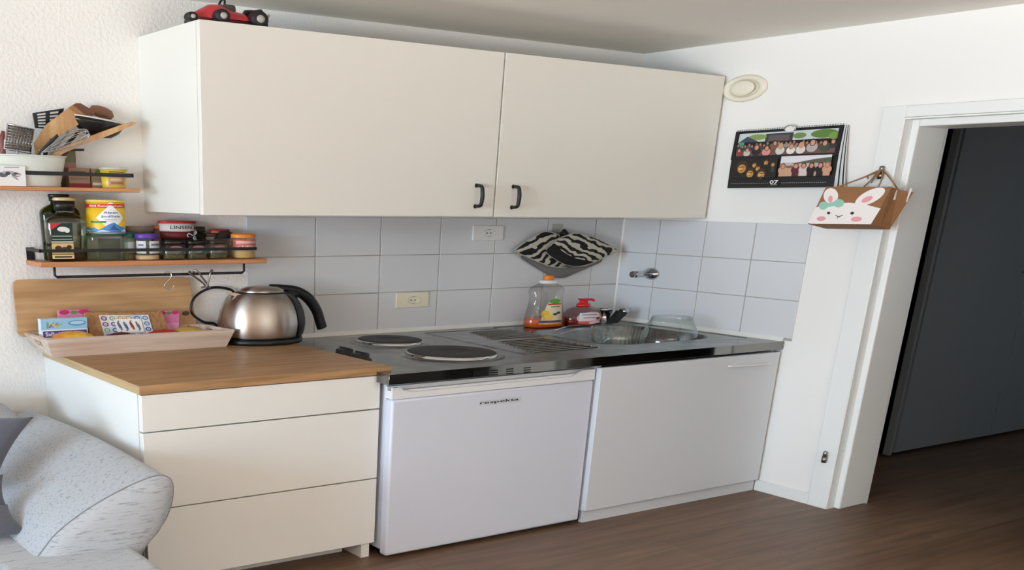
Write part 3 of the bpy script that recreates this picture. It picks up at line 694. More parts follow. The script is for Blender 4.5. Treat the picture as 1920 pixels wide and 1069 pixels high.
puffy('padded_body', [(790,330),(870,250),(960,205),(1060,178),(1180,205),(1310,260),(1435,335),(1390,362),(1300,400),(1225,438),(1130,470),(1040,474),(950,455),(870,412),(810,370)], -.102, .020, ZEBRA2, m2, edge=mat('piping_cream', (186,180,166), .8))
o = puffy('black_lining', [(785,335),(820,300),(870,290),(930,340),(1030,395),(1130,430),(1215,438),(1120,468),(1040,474),(950,455),(870,412),(810,370)], -.119, .008, mat('black_cotton', (22,21,22), .9), m2); o['label'] = 'black cotton thumb side'
bb = B(); a = P(1052,444,'y',-.075); c = P(1058,432,'y',-.05); d = P(1066,446,'y',-.09); bb.tube(spline([a,c,d,P(1050,438,'y',-.045)], 6), .010, BLKM, 8); bb.done('hanging_loop', m2)

# ================================================================= kettle
kx, ky = -2.775, -.205
kt = thing('electric_kettle', (kx,ky,.89), 'brushed steel electric kettle with black handle on the oak worktop', 'kettle')
bb = B(); bb.lathe([(.215,.8905),(.222,.895),(.222,.912),(.205,.920)], kx, ky, BLK, sy=.83, seg=56); bb.done('power_base', kt)
prof = [(.212,.922),(.221,.932),(.229,.960),(.232,.985),(.230,1.012),(.222,1.045),(.206,1.08),(.186,1.108),(.160,1.128),(.138,1.133)]
bb = B(); bb.lathe(prof, kx, ky, BRUSH, sy=.83, seg=72)
a = Vector((kx-.145, ky, 1.105)); bb.prism([(kx-.13,ky-.04,1.118),(kx-.198,ky,1.130),(kx-.13,ky+.04,1.118),(kx-.12,ky,1.05)], (0,0,.014), BRUSH)
bb.done('steel_body', kt)
bb = B(); bb.lathe([(.140,1.132),(.137,1.137),(.125,1.139)], kx, ky, BLK, sy=.83, seg=48); bb.done('rim_gasket', kt)
bb = B(); bb.lathe([(.128,1.137),(.118,1.150),(.085,1.162),(.04,1.166)], kx, ky, BRUSH, sy=.83, seg=48); bb.done('lid', kt)
bb = B(); yh = ky-.01
cen = spline([(kx+.045,yh,1.158),(kx+.12,yh,1.150),(kx+.205,yh,1.134),(kx+.275,yh,1.095),(kx+.325,yh,1.035),(kx+.350,yh,.975),(kx+.362,yh,.945)], 7); nn = len(cen)
bb.tube(cen, [.016+.012*min(1, i/nn*2.2) for i in range(nn)], BLK, 16); bb.tube(spline([(kx+.06,yh-.05,1.13),(kx+.14,yh-.03,1.125),(kx+.20,yh,1.118)], 5), [.012]*5+[.02]*6, BLK, 12); bb.done('handle', kt)
bb = B()
def strip(a, c):
    ang = math.radians(-58+a*34); i = c*(len(prof)-1); k = min(int(i), len(prof)-2); f = i-k; r = prof[k][0]*(1-f)+prof[k+1][0]*f+.004; z = prof[k][1]*(1-f)+prof[k+1][1]*f
    return Vector((kx+r*math.cos(ang), ky+r*.83*math.sin(ang), z))
bb.grid(strip, 8, 18, BLK); bb.done('water_gauge', kt)
cab = spline([(kx-.05,-.03,1.10),(-2.86,-.03,1.137),(-2.973,-.04,1.150),(-3.07,-.045,1.107),(-3.094,-.05,1.037),(-3.03,-.05,.985),(-2.965,-.05,.972),(-2.93,-.06,.93),(-2.91,-.08,.90)], 8)
bb = B(); bb.tube(cab, .0068, BLK, 8); bb.done('power_cord', kt)

# ================================================================= cutting board, tray and contents
cb = thing('cutting_board', (-3.55,-.04,.90), 'large bamboo cutting board leaning on the wall behind the tray', 'cutting board')
c4 = [P(22,525,'y',-.016), P(352,519.5,'y',-.016), P(366,610,'y',-.034), P(33,632,'y',-.034)]
def rq(c4, r):
    out = []
    for i in range(4):
        p = c4[i]; a = c4[i-1]; c = c4[(i+1) % 4]; da = (a-p).normalized()*r; dc = (c-p).normalized()*r
        for k in range(6):
            t = k/5; out.append((p+da)*(1-t)**2+2*t*(1-t)*p+(p+dc)*t*t)
    return out
bb = B(); bb.prism(rq(c4, .03), (0,-.016,0), BAMB); bb.done('board', cb)
hp_ = P(348,587.5,'y',-.0468)
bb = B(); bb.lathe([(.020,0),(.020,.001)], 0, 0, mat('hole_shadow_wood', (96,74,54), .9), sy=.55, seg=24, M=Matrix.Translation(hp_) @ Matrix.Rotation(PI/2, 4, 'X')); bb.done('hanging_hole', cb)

tr = thing('wooden_tray', (-3.48,-.2,.89), 'pale wooden tray of fruit and tea standing on the oak worktop', 'tray')
TZ0, TZ1 = .8908, .972
bl = {'FL':(-3.918,-.315),'FR':(-3.034,-.315),'BR':(-3.06,-.078),'BL':(-3.90,-.078)}
tl = {'FL':(-3.947,-.345),'FR':(-3.000,-.345),'BR':(-3.045,-.053),'BL':(-3.965,-.053)}
def V3(p, z): return Vector((p[0], p[1], z))
def board(a, c, name, hole_=False):
    A, C_, At, Ct = V3(bl[a],TZ0), V3(bl[c],TZ0), V3(tl[a],TZ1), V3(tl[c],TZ1); cen_ = Vector((-3.48,-.2,.93)); nn_ = (C_-A).cross(At-A).normalized()
    if nn_.dot(cen_-A) < 0: nn_ = -nn_
    bb = B(); th = nn_*.016
    def q_(s_, t): return A.lerp(C_, s_).lerp(At.lerp(Ct, s_), t)
    if not hole_: bb.prism([q_(0,0),q_(1,0),q_(1,1),q_(0,1)], th, PINE)
    else:
        h0, h1, k0, k1 = .34, .66, .50, .80
        for s0,s1,t0,t1 in ((0,1,0,k0),(0,1,k1,1),(0,h0,k0,k1),(h1,1,k0,k1)): bb.prism([q_(s0,t0),q_(s1,t0),q_(s1,t1),q_(s0,t1)], th, PINE)
    return bb.done(name, tr)
board('FL','FR','front_board'); board('BL','BR','back_board'); board('FL','BL','end_board', True); board('FR','BR','end_board', True)
bb = B(); bb.prism([V3(bl[k],TZ0) for k in ('FL','FR','BR','BL')], (0,0,.010), PINE); bb.done('bottom', tr)
TB = .9012
# tea box
tb = thing('tea_box', (-3.86,-.2,TB), 'blue, white and purple herbal tea carton at the left of the tray', 'tea box')
a = P(72,600,'y',-.165); c = P(163,600,'y',-.165)
bb = B(); bb.box(a.x+.01, c.x, -.165, -.122, TB, a.z+.002, flat((214,226,234))); bb.done('carton', tb)
X0, X1, ZT2 = a.x+.01, c.x, a.z+.002
pr = Print(on_front(X0, TB, X1-X0, ZT2-TB, -.1653))
pr.rect(0,.0,1,1,(232,236,240)); pr.rect(0,.66,1,1,(150,196,226)); pr.disc(.78,.84,.2,.09,(96,150,196)); pr.disc(.78,.85,.16,.05,(176,212,234))
for x, r, col in ((.22,1.0,(146,92,150)),(.30,.8,(170,110,160)),(.14,1.5,(120,160,90)),(.36,.3,(150,180,100)),(.27,2.2,(196,200,90))): pr.disc(x,.80,.11,.025,col,rot=r)
pr.rect(.03,.42,.98,.62,(84,62,130)); pr.text('Salbei Tee', .36,.52,.56,.13,(236,232,240)); pr.rect(.05,.34,.34,.37,(90,80,130)); pr.rect(.05,.27,.45,.30,(130,130,150)); pr.done('printed_front', tb)
# pink packets behind
for (u0,u1,v0,lab,flip) in ((108,168,581,'pink raspberry packet, the left one behind the cork pouch',0),(296,336,583,'pink raspberry packet, the right one beside the kettle end of the tray',1)):
    a = P(u0,v0,'y',-.11); c = P(u1,v0,'y',-.11); o = thing('fruit_packet', ((a.x+c.x)/2,-.10,TB), lab, 'packet')
    bb = B(); bb.box(a.x, c.x, -.112, -.098, TB, a.z, flat((206,120,160)), .004, 2); bb.done('pouch', o)
    pr = Print(on_front(a.x, TB, c.x-a.x, a.z-TB, -.1123)); pr.disc(.2,.93,.16,.06,(176,40,90)); pr.disc(.8,.93,.18,.06,(190,44,96)); pr.disc(.5,.92,.12,.05,(90,130,70)); pr.rect(.05,.3,.95,.6,(222,150,184)); pr.done('printed_front', o)
# cork pouch with tile print
q4 = [P(157,586,'y',-.128), P(305,585,'y',-.128), P(322,640,'y',-.152), P(176,640,'y',-.152)]
q4[2].z = q4[3].z = TB; cp = thing('cork_pouch', (-3.5,-.15,TB), 'brown cork pouch printed with blue tiles and four sardines', 'pouch')
bb = B(); bb.prism(rq(q4, .012), (0,.010,0), mat('cork', (176,132,88), .85, col2=(150,106,66), vscale=60)); bb.done('cork_body', cp)
def cf(a, c, l): return q4[0].lerp(q4[1], a).lerp(q4[3].lerp(q4[2], a), 1-c)+Vector((0,-l-.0004,0))
pr = Print(cf, .0004); rr = random.Random(5)
pr.rect(.17,.22,.80,.92,(206,214,222))
for i in range(6):
    for j in range(4):
        x0 = .175+.104*i; y0 = .225+.173*j; base_ = rr.choice([(70,104,168),(112,140,186),(150,90,96),(196,160,96),(88,120,176),(150,160,120),(120,80,130)])
        pr.rect(x0, y0, x0+.098, y0+.165, rr.choice([(226,230,234),(198,210,226),(226,216,200)])); pr.disc(x0+.049, y0+.082, .040, .068, base_, 12); pr.disc(x0+.049, y0+.082, .020, .036, (232,234,236), 8); pr.disc(x0+.049, y0+.082, .010, .018, base_, 8)
pr.rect(.34,.40,.68,.80,(240,238,232))
for k, col in enumerate(((96,104,126),(84,96,140),(150,60,48),(104,112,130))):
    x = .39+.078*k; pr.disc(x, .60, .020, .13, col, 14, rot=.12); s_ = 1 if k % 2 == 0 else -1
    pr.poly([(x-.014,.60+s_*.155+.0),(x+.014,.60+s_*.155),(x,.60+s_*.10)], col); pr.disc(x, .60-s_*.07, .006,.012,(230,226,214),6)
pr.done('tile_print', cp)
def fruit(u, vt, rpx, y, label, cat, cols, name='apple', sq=.86):
    t = P(u, vt, 'y', y); r = rpx*.00285; zc = max(t.z-r*sq, TB+r*sq*.98)
    o = thing(name, (t.x, y, TB), label, cat); m = mat('skin_'+label[:14].replace(' ', '_'), cols[0], .35, col2=cols[1], vscale=9, vstretch=(1,1,.5))
    zt = t.z; zb = TB+.0005; hh = (zt-zb)/2; zc = (zt+zb)/2
    prof = [(.12*r, zb+.004)] + [(r*math.sin(a_)*(1-.06*math.cos(a_)), zc-hh*math.cos(a_)) for a_ in [PI*k/14 for k in range(2, 13)]] + [(.22*r, zt-.001), (.06*r, zt-.006)]
    bb = B(); bb.lathe(prof, t.x, y, m, sy=.52, seg=32); bb.done('flesh', o); bb = B(); bb.tube([(t.x,y,zt-.008),(t.x+.006,y,zt+.003)], .002, flat((90,66,40)), 6); bb.done('stem', o)
fruit(135, 620.5, 38, -.222, 'yellow apple with a red blush, leftmost fruit in the tray', 'apple', ((236,196,70),(214,120,50)))
fruit(226, 622.5, 28, -.222, 'dark wine-red apple between the yellow and the bright red one', 'apple', ((96,30,42),(66,22,34)))
fruit(306, 618, 36, -.222, 'bright red apple in front of the cork pouch', 'apple', ((206,50,44),(170,34,38)))
fruit(352, 611.5, 32, -.19, 'greenish-yellow apple at the kettle end of the tray', 'apple', ((214,178,84),(190,150,70)))

# ================================================================= wall shelves
def shelf(x0, x1, zt, th, label, rail_z, rail_h, rx0, rx1, cut=True):
    o = thing('wall_shelf', ((x0+x1)/2, 0, zt-th), label, 'shelf')
    bb = B(); bb.box(x0, x1, -.225, -.0005, zt-th, zt, SHELFW, .003, 2); bb.done('board', o)
    bb = B(); bb.box(rx0, rx1, -.2045, -.200, rail_z, rail_z+rail_h, BLKM); bb.box(rx0, rx0+.006, -.2045, -.0005, rail_z, rail_z+rail_h, BLKM); bb.box(rx1-.006, rx1, -.2045, -.0005, rail_z, rail_z+rail_h, BLKM)
    for x in (rx0+.0005, rx1-.0385): bb.box(x, x+.038, -.004, -.0005, zt+.0005, rail_z+rail_h, BLKM)
    bb.done('guard_rail', o); return o
s2 = shelf(-3.91, -2.752, 1.297, .021, 'lower wooden wall shelf with black rail, holding spices and oil bottles', 1.338, .014, -3.905, -2.80)
bb = B(); bb.tube([(-3.835,-.18,1.276),(-3.835,-.18,1.238),(-3.825,-.18,1.230),(-2.87,-.18,1.230),(-2.86,-.18,1.238),(-2.86,-.18,1.276)], .0062, BLKM, 8); bb.done('hanging_bar', s2)
s1 = shelf(-4.58, -3.42, 1.612, .016, 'upper wooden wall shelf with black rail, holding the utensil pot', 1.660, .016, -4.56, -3.44)
# S hooks
def hook_pts(x, y, z, h, ang):
    pts = [(0,.012,-.010),(0,.014,.004),(0,.004,.012),(0,-.010,.006),(0,-.012,-.012),(.0,-.004,-h*.5),(0,.004,-h+.02),(0,.002,-h+.006),(.0,-.012,-h-.002),(0,-.026,-h+.006),(0,-.030,-h+.02)]
    M_ = Matrix.Translation((x,y,z)) @ Matrix.Rotation(ang, 4, 'Z'); return [M_ @ Vector(p) for p in pts]
hk = thing('s_hook', (-3.262,-.18,1.236), 'single steel S-hook, the left one on the black bar under the shelf', 'hook', 'S-hooks on the bar under the lower shelf')
bb = B(); bb.tube(spline([(-3.285,-.172,1.222),(-3.290,-.170,1.235),(-3.275,-.18,1.242),(-3.262,-.188,1.234),(-3.266,-.19,1.215),(-3.288,-.188,1.195),(-3.296,-.186,1.178),(-3.280,-.188,1.165),(-3.258,-.19,1.168),(-3.250,-.19,1.180)], 5), .0032, CHROME, 8); bb.done('bent_wire', hk)
dat = (((-3.155,1.24),(-3.165,1.235),(-3.125,1.21),(-3.09,1.185),(-3.08,1.17),(-3.10,1.166),'steel S-hook second from the left, leaning right'),
       ((-3.135,1.245),(-3.120,1.24),(-3.10,1.215),(-3.075,1.185),(-3.066,1.17),(-3.085,1.168),'steel S-hook third from the left, touching the two beside it'),
       ((-3.035,1.245),(-3.055,1.24),(-3.062,1.215),(-3.072,1.185),(-3.078,1.17),(-3.06,1.166),'rightmost steel S-hook, leaning left'))
for k, d_ in enumerate(dat):
    y = -.186-.007*k; o = thing('s_hook', (d_[0][0],-.18,1.236), d_[6], 'hook', 'S-hooks on the bar under the lower shelf')
    bb = B(); bb.tube(spline([(d_[0][0],-.173,d_[0][1]-.012),(d_[0][0],-.178,d_[0][1])]+[(p[0],y,p[1]) for p in d_[1:6]], 5), .0048, DCHROME, 8); bb.done('bent_wire', o)

SZ = 1.2975
def jar(name, ul, ur, vt, y, label, cat, body_m, lid_m, lid_h=.02, fill=None, fill_h=.02, sq=2, sy=.8, group=None, z0=SZ, neck=.0):
    cx_, r, zt = span(ul, ur, vt, y); o = thing(name, (cx_, y, z0), label, cat, group)
    ztb = zt-lid_h
    bb = B(); bb.lathe([(r*.94,z0),(r,z0+.004),(r,ztb-.010),(r*(1-neck),ztb-.002)], cx_, y, body_m, sy=sy, sq=sq, seg=32); bb.done('jar', o)
    if fill: bb = B(); bb.lathe([(r*.93,z0+.002),(r*.95,z0+.004),(r*.95,z0+fill_h)], cx_, y, fill, sy=sy, sq=sq, seg=32); bb.done('contents', o)
    if lid_m: bb = B(); bb.lathe([(r*.98,ztb-.002),(r*1.0,ztb),(r*1.0,zt-.003),(r*.95,zt)], cx_, y, lid_m, sy=sy, sq=min(sq,3), seg=32); bb.done('lid', o)
    return o, cx_, r, zt
# front olive oil bottle
def bottle(ul, ur, vt, y, gm, label, capm, sy=.5, body_v=403, neck_v=392, seal=True):
    cx_, r, zt = span(ul, ur, vt, y); sh = P((ul+ur)/2, body_v, 'y', y).z; nk = P((ul+ur)/2, neck_v, 'y', y).z
    o = thing('oil_bottle', (cx_, y, SZ), label, 'bottle')
    bb = B(); bb.lathe([(r*.86,SZ),(r*.93,SZ+.006),(r*1.0,sh-.020),(r*.97,sh-.008),(r*.84,sh+.004),(r*.56,sh+.018),(r*.45,nk-.008),(r*.42,nk+.004),(r*.42,zt-.012)], cx_, y, gm, sy=sy, sq=3.2, seg=40); bb.done('glass_body', o)
    bb = B(); bb.lathe([(r*.5,nk+.006),(r*.5,zt-.014)], cx_, y, BLK, sy=.62, seg=28); bb.done('neck_sleeve', o)
    bb = B(); bb.lathe([(r*.50,zt-.015),(r*.54,zt-.012),(r*.54,zt-.004),(r*.5,zt)], cx_, y, capm, sy=.62, seg=28); bb.done('cap', o)
    return o, cx_, r, zt, sh
o, cx_, r, zt, sh = bottle(80, 158, 370, -.14, GREEN2, 'front oil bottle with gold cap and dark green label, half empty', mat('gold_cap', (214,192,140), .35, .4), .48, 410, 398)
bb = B(); bb.lathe([(r*.86,SZ+.003),(r*.90,SZ+.006),(r*.93,SZ+.048)], cx_, -.14, glass('amber_oil', (150,84,44), .05), sy=.44, sq=3.2, seg=36); bb.done('oil', o)
pr = Print(on_front(cx_-r*.90, SZ+.012, r*1.05, sh-SZ-.03, -.1885), .0005)
pr.rect(0,.40,1,1,(22,46,38)); pr.poly([(0,1),(.5,1),(0,.80)], (196,48,52)); pr.disc(.55,.83,.25,.07,(226,228,220)); pr.disc(.75,.80,.12,.07,(226,228,220)); pr.rect(.05,.63,.95,.65,(206,214,206)); pr.rect(.05,.54,.95,.56,(160,180,160)); pr.rect(0,.46,1,.49,(226,222,206))
pr.rect(0,.14,1,.44,(214,182,116)); pr.disc(.3,.30,.16,.07,(60,36,34)); pr.disc(.6,.28,.18,.06,(74,44,40)); pr.disc(.8,.33,.12,.06,(48,32,34)); pr.disc(.45,.24,.12,.05,(150,60,50)); pr.rect(0,.0,1,.12,(222,200,140)); pr.rect(.1,.03,.9,.08,(70,60,44)); pr.done('paper_label', o)
bottle(72, 146, 364, -.055, GREEN, 'rear oil bottle of dark green glass with black cap', BLK, .45, 392, 380)
# big glass box with green lid, salt canister on it
o, cx_, r, zt = jar('storage_jar', 160, 232, 437.5, -.115, 'square glass storage jar with dark green lid under the salt canister', 'jar', CLEARG, mat('dark_green_lid', (24,84,62), .4), .008, sq=6, sy=.72)
p = P(204, 444, 'y', -.19); 
bb = B(); bb.box(p.x-.052, p.x+.052, -.197, -.187, SZ+.002, SZ+.098, glass('frosted_inner_glass', (206,208,200), .3), .003, 1); o2 = thing('glass_tub', (p.x,-.19,SZ), 'narrow rectangular glass tub before the big green-lidded jar', 'tub'); bb.done('glass_wall', o2)
zsalt = zt+.0006; cx_, r, zt2 = span(160, 232, 374.5, -.115)
sa = thing('salt_canister', (cx_, -.115, zsalt), 'round yellow salt canister with mountain print on top of the green-lidded jar', 'canister')
bb = B(); YEL = flat((240,196,40), .45); bb.lathe([(r*.97,zsalt),(r*.98,zsalt+.003),(r*.98,zt2-.008)], cx_, -.115, YEL, sy=.78, seg=48); bb.done('card_tube', sa)
bb = B(); bb.lathe([(r*.99,zt2-.010),(r*1.0,zt2-.008),(r*1.0,zt2-.001),(r*.96,zt2)], cx_, -.115, mat('pale_yellow_lid', (238,214,110), .4), sy=.78, seg=48); bb.done('lid', sa)
pr = Print(on_cyl(cx_, -.115, r*.98, .78, zsalt, zt2-zsalt-.010, -212, -22), .0005, 3)
pr.rect(0,.02,1,.08,(232,234,236))
pr.rect(0,.82,1,.94,(206,40,44)); pr.poly([(.40,.5),(.62,.90),(.66,.90),(.88,.5),(.66,.12),(.62,.12)], (240,240,240))
pr.poly([(.58,.94),(.64,1.0),(.70,.94)], (240,236,220))
pr.text('Bad Reichenhaller', .60, .88, .62, .055, (240,236,232)); pr.text('Alpen', .64, .66, .24, .085, (44,70,130)); pr.text('JodSalz', .64, .54, .32, .085, (44,70,130))
pr.rect(.54,.44,.74,.455,(150,160,180)); pr.rect(.56,.40,.72,.412,(150,160,180)); pr.rect(.30,.34,.56,.40,(60,130,70))
pr.poly([(.02,.04),(.08,.16),(.14,.13),(.22,.22),(.30,.16),(.36,.20),(.44,.12),(.50,.18),(.60,.30),(.68,.36),(.78,.24),(.86,.22),(.94,.16),(.99,.04)], (84,138,196))
pr.poly([(.10,.06),(.16,.14),(.24,.10),(.32,.06)], (206,224,240)); pr.poly([(.40,.06),(.50,.13),(.58,.08),(.62,.06)], (196,216,238)); pr.poly([(.60,.12),(.68,.30),(.72,.18),(.80,.10)], (44,96,164)); pr.poly([(.80,.06),(.88,.15),(.97,.06)], (206,224,240)); pr.rect(.0,.03,1,.06,(40,72,130)); pr.done('printed_wrap', sa)
# spice jars, front row
GRN = mat('green_screw_lid', (20,96,66), .4)
o, cx_, r, zt = jar('spice_jar', 229, 254, 437, -.10, 'small glass spice jar with green lid beside the purple-lidded one', 'jar', CLEAR, GRN, .018, flat((120,96,64)), .030)
pr = Print(on_cyl(cx_, -.10, r, .8, SZ+.045, .035, -150, -40), .0006, 2); pr.rect(0,0,1,1,(206,208,206)); pr.done('paper_label', o)
o, cx_, r, zt = jar('spice_jar', 252, 297, 438, -.145, 'round glass spice jar with purple lid and white label', 'jar', CLEAR, mat('purple_lid', (84,52,150), .4), .020, flat((214,180,140)), .022, neck=.06)
pr = Print(on_cyl(cx_, -.145, r, .8, SZ+.030, .056, -165, -30), .0006, 2); pr.rect(0,0,.38,1,(206,208,212)); pr.rect(.50,0,1,1,(212,214,216)); pr.rect(.1,.6,.3,.75,(110,112,118)); pr.rect(.56,.62,.94,.78,(110,112,118)); pr.rect(.56,.3,.84,.42,(150,152,158)); pr.done('paper_label', o)
# square jars: one model, copied
sqn = [(303,343,'square glass jar, leftmost of the three, almost empty'),(347,383,'square glass jar of green herbs, middle one of the three'),(388,421,'square glass jar, rightmost of the three')]
cx_, r, zt = span(303, 343, 450, -.155); first = thing('square_jar', (cx_,-.155,SZ), sqn[0][2], 'jar', 'square glass spice jars on the lower shelf')
bb = B(); bb.lathe([(r*.94,SZ),(r,SZ+.003),(r,zt-.024),(r*.85,zt-.018)], cx_, -.155, glass('spice_jar_glass', (250,251,250), .22, 3.2), sy=.72, sq=7, seg=40); bb.done('glass_body', first)
bb = B(); bb.lathe([(r*.9,SZ+.003),(r*.9,SZ+.024)], cx_, -.155, mat('dried_green_herbs', (112,108,70), .9, bump=.6, bscale=220, col2=(80,78,48), vscale=120), sy=.70, sq=7, seg=32); bb.done('herbs', first)
bb = B(); bb.lathe([(r*.98,zt-.019),(r*1.0,zt-.017),(r*1.0,zt-.002),(r*.96,zt)], cx_, -.155, glass('smoky_clear_lid', (196,196,194), .15, 1.6), sy=.72, sq=7, seg=40); bb.done('lid', first)
pr = Print(on_front(cx_-r*.5, zt-.040, r*1.0, .012, -.155-r*.72-.0006)); pr.disc(.5,.5,.6,.7,(176,100,110)); pr.done('sticker', first)
for ul, ur, lb in sqn[1:]:
    c2, r2, z2 = span(ul, ur, 450, -.155); o = copy_tree(first); o.location = (c2, -.155, SZ); o.scale = (r2/r, 1, 1); o['label'] = lb
o, cx_, r, zt = jar('spice_jar', 434, 477, 438.5, -.14, 'round curry powder jar with orange lid at the right end of the shelf', 'jar', CLEAR, mat('orange_lid', (240,140,50), .4), .018, flat((196,164,104)), .07, neck=.1)
pr = Print(on_cyl(cx_, -.14, r, .8, SZ+.044, .045, -165, -20), .0006, 2); pr.rect(0,0,1,1,(214,110,90)); pr.text('CURRY', .52,.25,.66,.30,(240,224,214)); pr.rect(.12,.60,.88,.85,(232,190,180)); pr.done('paper_label', o)
# back row
def tin(ul, ur, vt, vb, y, label, cat, m, name='tin', sy=.6, lid=None, lid_h=.008, z0=None):
    cx_, r, zt = span(ul, ur, vt, y); zb = SZ if vb is None else P((ul+ur)/2, vb, 'y', y).z
    if z0: zb = z0
    o = thing(name, (cx_, y, zb), label, cat); bb = B(); bb.lathe([(r*.93,zb),(r*.96,zb+.003),(r*.94,zt-lid_h)], cx_, y, m, sy=sy, seg=32); bb.done('container', o)
    if lid: bb = B(); bb.lathe([(r*.95,zt-lid_h-.001),(r,zt-lid_h+.001),(r,zt-.002),(r*.94,zt)], cx_, y, lid, sy=sy, seg=32); bb.done('lid', o)
    return o, cx_, r, zt, zb
REDL = mat('red_plastic_lid', (190,44,46), .35); DRED = mat('dark_red_lid', (110,34,38), .4)
o, cx_, r, ztl, _ = tin(300, 362, 434, None, -.065, 'dark jar with a dark red lid carrying the small white tub', 'jar', mat('dark_jar_glass', (44,38,38), .2), name='dark_jar', lid=DRED, lid_h=.03, sy=.6)
o, cx_, r, zt, zb = tin(296, 367, 414, None, -.065, 'small white tub with a broad red lid on top of the dark jar', 'tub', flat((222,218,214)), name='lidded_tub', lid=REDL, lid_h=.011, z0=ztl+.0006, sy=.58)
pr = Print(on_cyl(cx_, -.065, r*.955, .58, zb, zt-zb-.011, -160, -20), .0006, 2); pr.text('LINSEN', .50,.5,.52,.42,(70,66,70)); pr.disc(.90,.45,.06,.3,(120,40,40)); pr.done('printed_band', o)
tin(283, 305, 423, None, -.05, 'slim jar with an orange cap left of the white tub', 'jar', flat((116,84,66)), name='capped_jar', lid=mat('dull_orange_lid', (190,98,50), .4), lid_h=.014)
tin(231, 288, 424, None, -.055, 'wide clear jar with a brownish lid behind the purple-lidded jar', 'jar', CLEARG, name='clear_jar', lid=mat('taupe_lid', (116,100,90), .4), lid_h=.026)
tin(356, 384, 425, None, -.055, 'dark green twist-cap bottle behind the middle square jar', 'bottle', mat('dark_green_plastic', (26,36,28), .4), name='dark_bottle', lid=mat('dark_green_cap', (22,34,26), .4), lid_h=.024)
tin(384, 412, 437, None, -.06, 'low jar with a maroon lid behind the right square jar', 'jar', flat((150,140,120)), name='maroon_lidded_jar', lid=mat('maroon_lid', (76,28,32), .4), lid_h=.016)
o, cx_, r, zt, zb = tin(393, 430, 430, None, -.045, 'open brown paper spice bag with a red top beside the curry jar', 'spice bag', flat((176,146,110)), name='spice_bag', lid=mat('red_bag_clip', (170,36,40), .4), lid_h=.008, sy=.5)
p = P(420, 441, 'y', -.09); o = thing('black_clip', (p.x,-.09,p.z-.016), 'black plastic bag clip sitting on the spice bag', 'clip'); bb = B(); bb.prism([(p.x-.055,-.098,p.z-.018),(p.x+.03,-.098,p.z-.016),(p.x+.046,-.098,p.z+.010),(p.x+.016,-.098,p.z+.022),(p.x-.02,-.098,p.z+.018)], (0,.02,0), BLK); bb.done('jaw', o)
p = P(362, 443, 'y', -.105); o = thing('ribbon_bow', (p.x,-.105,p.z), 'black and white patterned ribbon bow on the square jars', 'ribbon'); bb = B(); WT = flat((206,204,200))
for k in range(6):
    a_ = .9*k; bb.tube(spline([p+Vector((0,-.003*k+.0,0)), p+Vector((.030*math.cos(a_),-.004*k,.016*math.sin(a_)+.006)), p+Vector((.034*math.cos(a_+.5),-.003*k,.018*math.sin(a_+.5))), p+Vector((.002,-.003*k,0))], 4), .0028, WT if k % 2 else BLK, 6)
bb.done('loops', o)

# ---------------- upper shelf
UZ = 1.6125
cx_, r, zt = span(-42, 125, 291, -.115)
pt = thing('utensil_pot', (cx_,-.115,UZ), 'white enamel pot crammed with cooking utensils on the upper shelf', 'pot')
ENA = mat('white_enamel', (216,220,210), .3)
bb = B(); sy = .5; bb.lathe([(r*.78,UZ),(r*.80,UZ+.004),(r*.86,UZ+.05),(r*.95,zt-.012),(r*.955,zt-.006),(r*1.0,zt-.003),(r*1.0,zt),(r*.93,zt-.001),(r*.84,UZ+.05),(r*.76,UZ+.008),(.01,UZ+.006)], cx_, -.115, ENA, sy=sy, seg=64); bb.done('pot_body', pt)
POTC = Vector((cx_,-.115,UZ+.02))
# photo card
a = P(0,310,'y',-.212); c = P(46.5,310,'y',-.212)
pc = thing('printed_card', (a.x,-.212,UZ), 'small white card with a drawing of two faces leaning on the shelf rail', 'card')
bb = B(); bb.box(a.x-.06, c.x, -.2145, -.2105, UZ, a.z, flat((232,228,226)), .001, 1); bb.done('card', pc)
pr = Print(on_front(a.x, UZ, c.x-a.x, a.z-UZ, -.2148)); pr.rect(.15,.90,.75,.93,(120,116,120)); pr.disc(.08,.55,.2,.12,(90,92,104)); pr.disc(.32,.66,.28,.08,(168,164,168)); pr.disc(.62,.56,.2,.10,(124,112,120)); pr.disc(.28,.62,.10,.08,(60,62,74)); pr.disc(.60,.62,.08,.06,(70,64,74)); pr.disc(.70,.54,.12,.04,(214,206,206)); pr.poly([(.4,.5),(.7,.28),(.62,.42)], (130,122,130)); pr.done('ink_drawing', pc)
# yellow tub
cx2, r2, zt2 = span(186, 238, 314, -.12)
yt = thing('yellow_tub', (cx2,-.12,UZ), 'yellow plastic tub with clear lid at the right end of the upper shelf', 'tub')
bb = B(); bb.lathe([(r2*.80,UZ),(r2*.82,UZ+.004),(r2*.94,zt2-.010)], cx2, -.12, flat((228,196,60), .4), sy=.75, seg=40); bb.done('tub_body', yt)
bb = B(); bb.lathe([(r2*.96,zt2-.012),(r2*1.0,zt2-.010),(r2*1.0,zt2-.002),(r2*.96,zt2)], cx2, -.12, mat('milky_lid', (196,188,172), .3), sy=.75, seg=40); bb.done('lid', yt)
pr = Print(on_cyl(cx2, -.12, lambda c: r2*(.83+.10*c), .75, UZ+.004, zt2-UZ-.016, -150, -30), .0006, 2); pr.rect(.15,.10,.85,.62,(190,150,110)); pr.rect(.25,.2,.75,.3,(150,104,80)); pr.rect(.25,.4,.65,.5,(214,190,150)); pr.rect(.2,.86,.8,.92,(110,80,40)); pr.done('paper_label', yt)
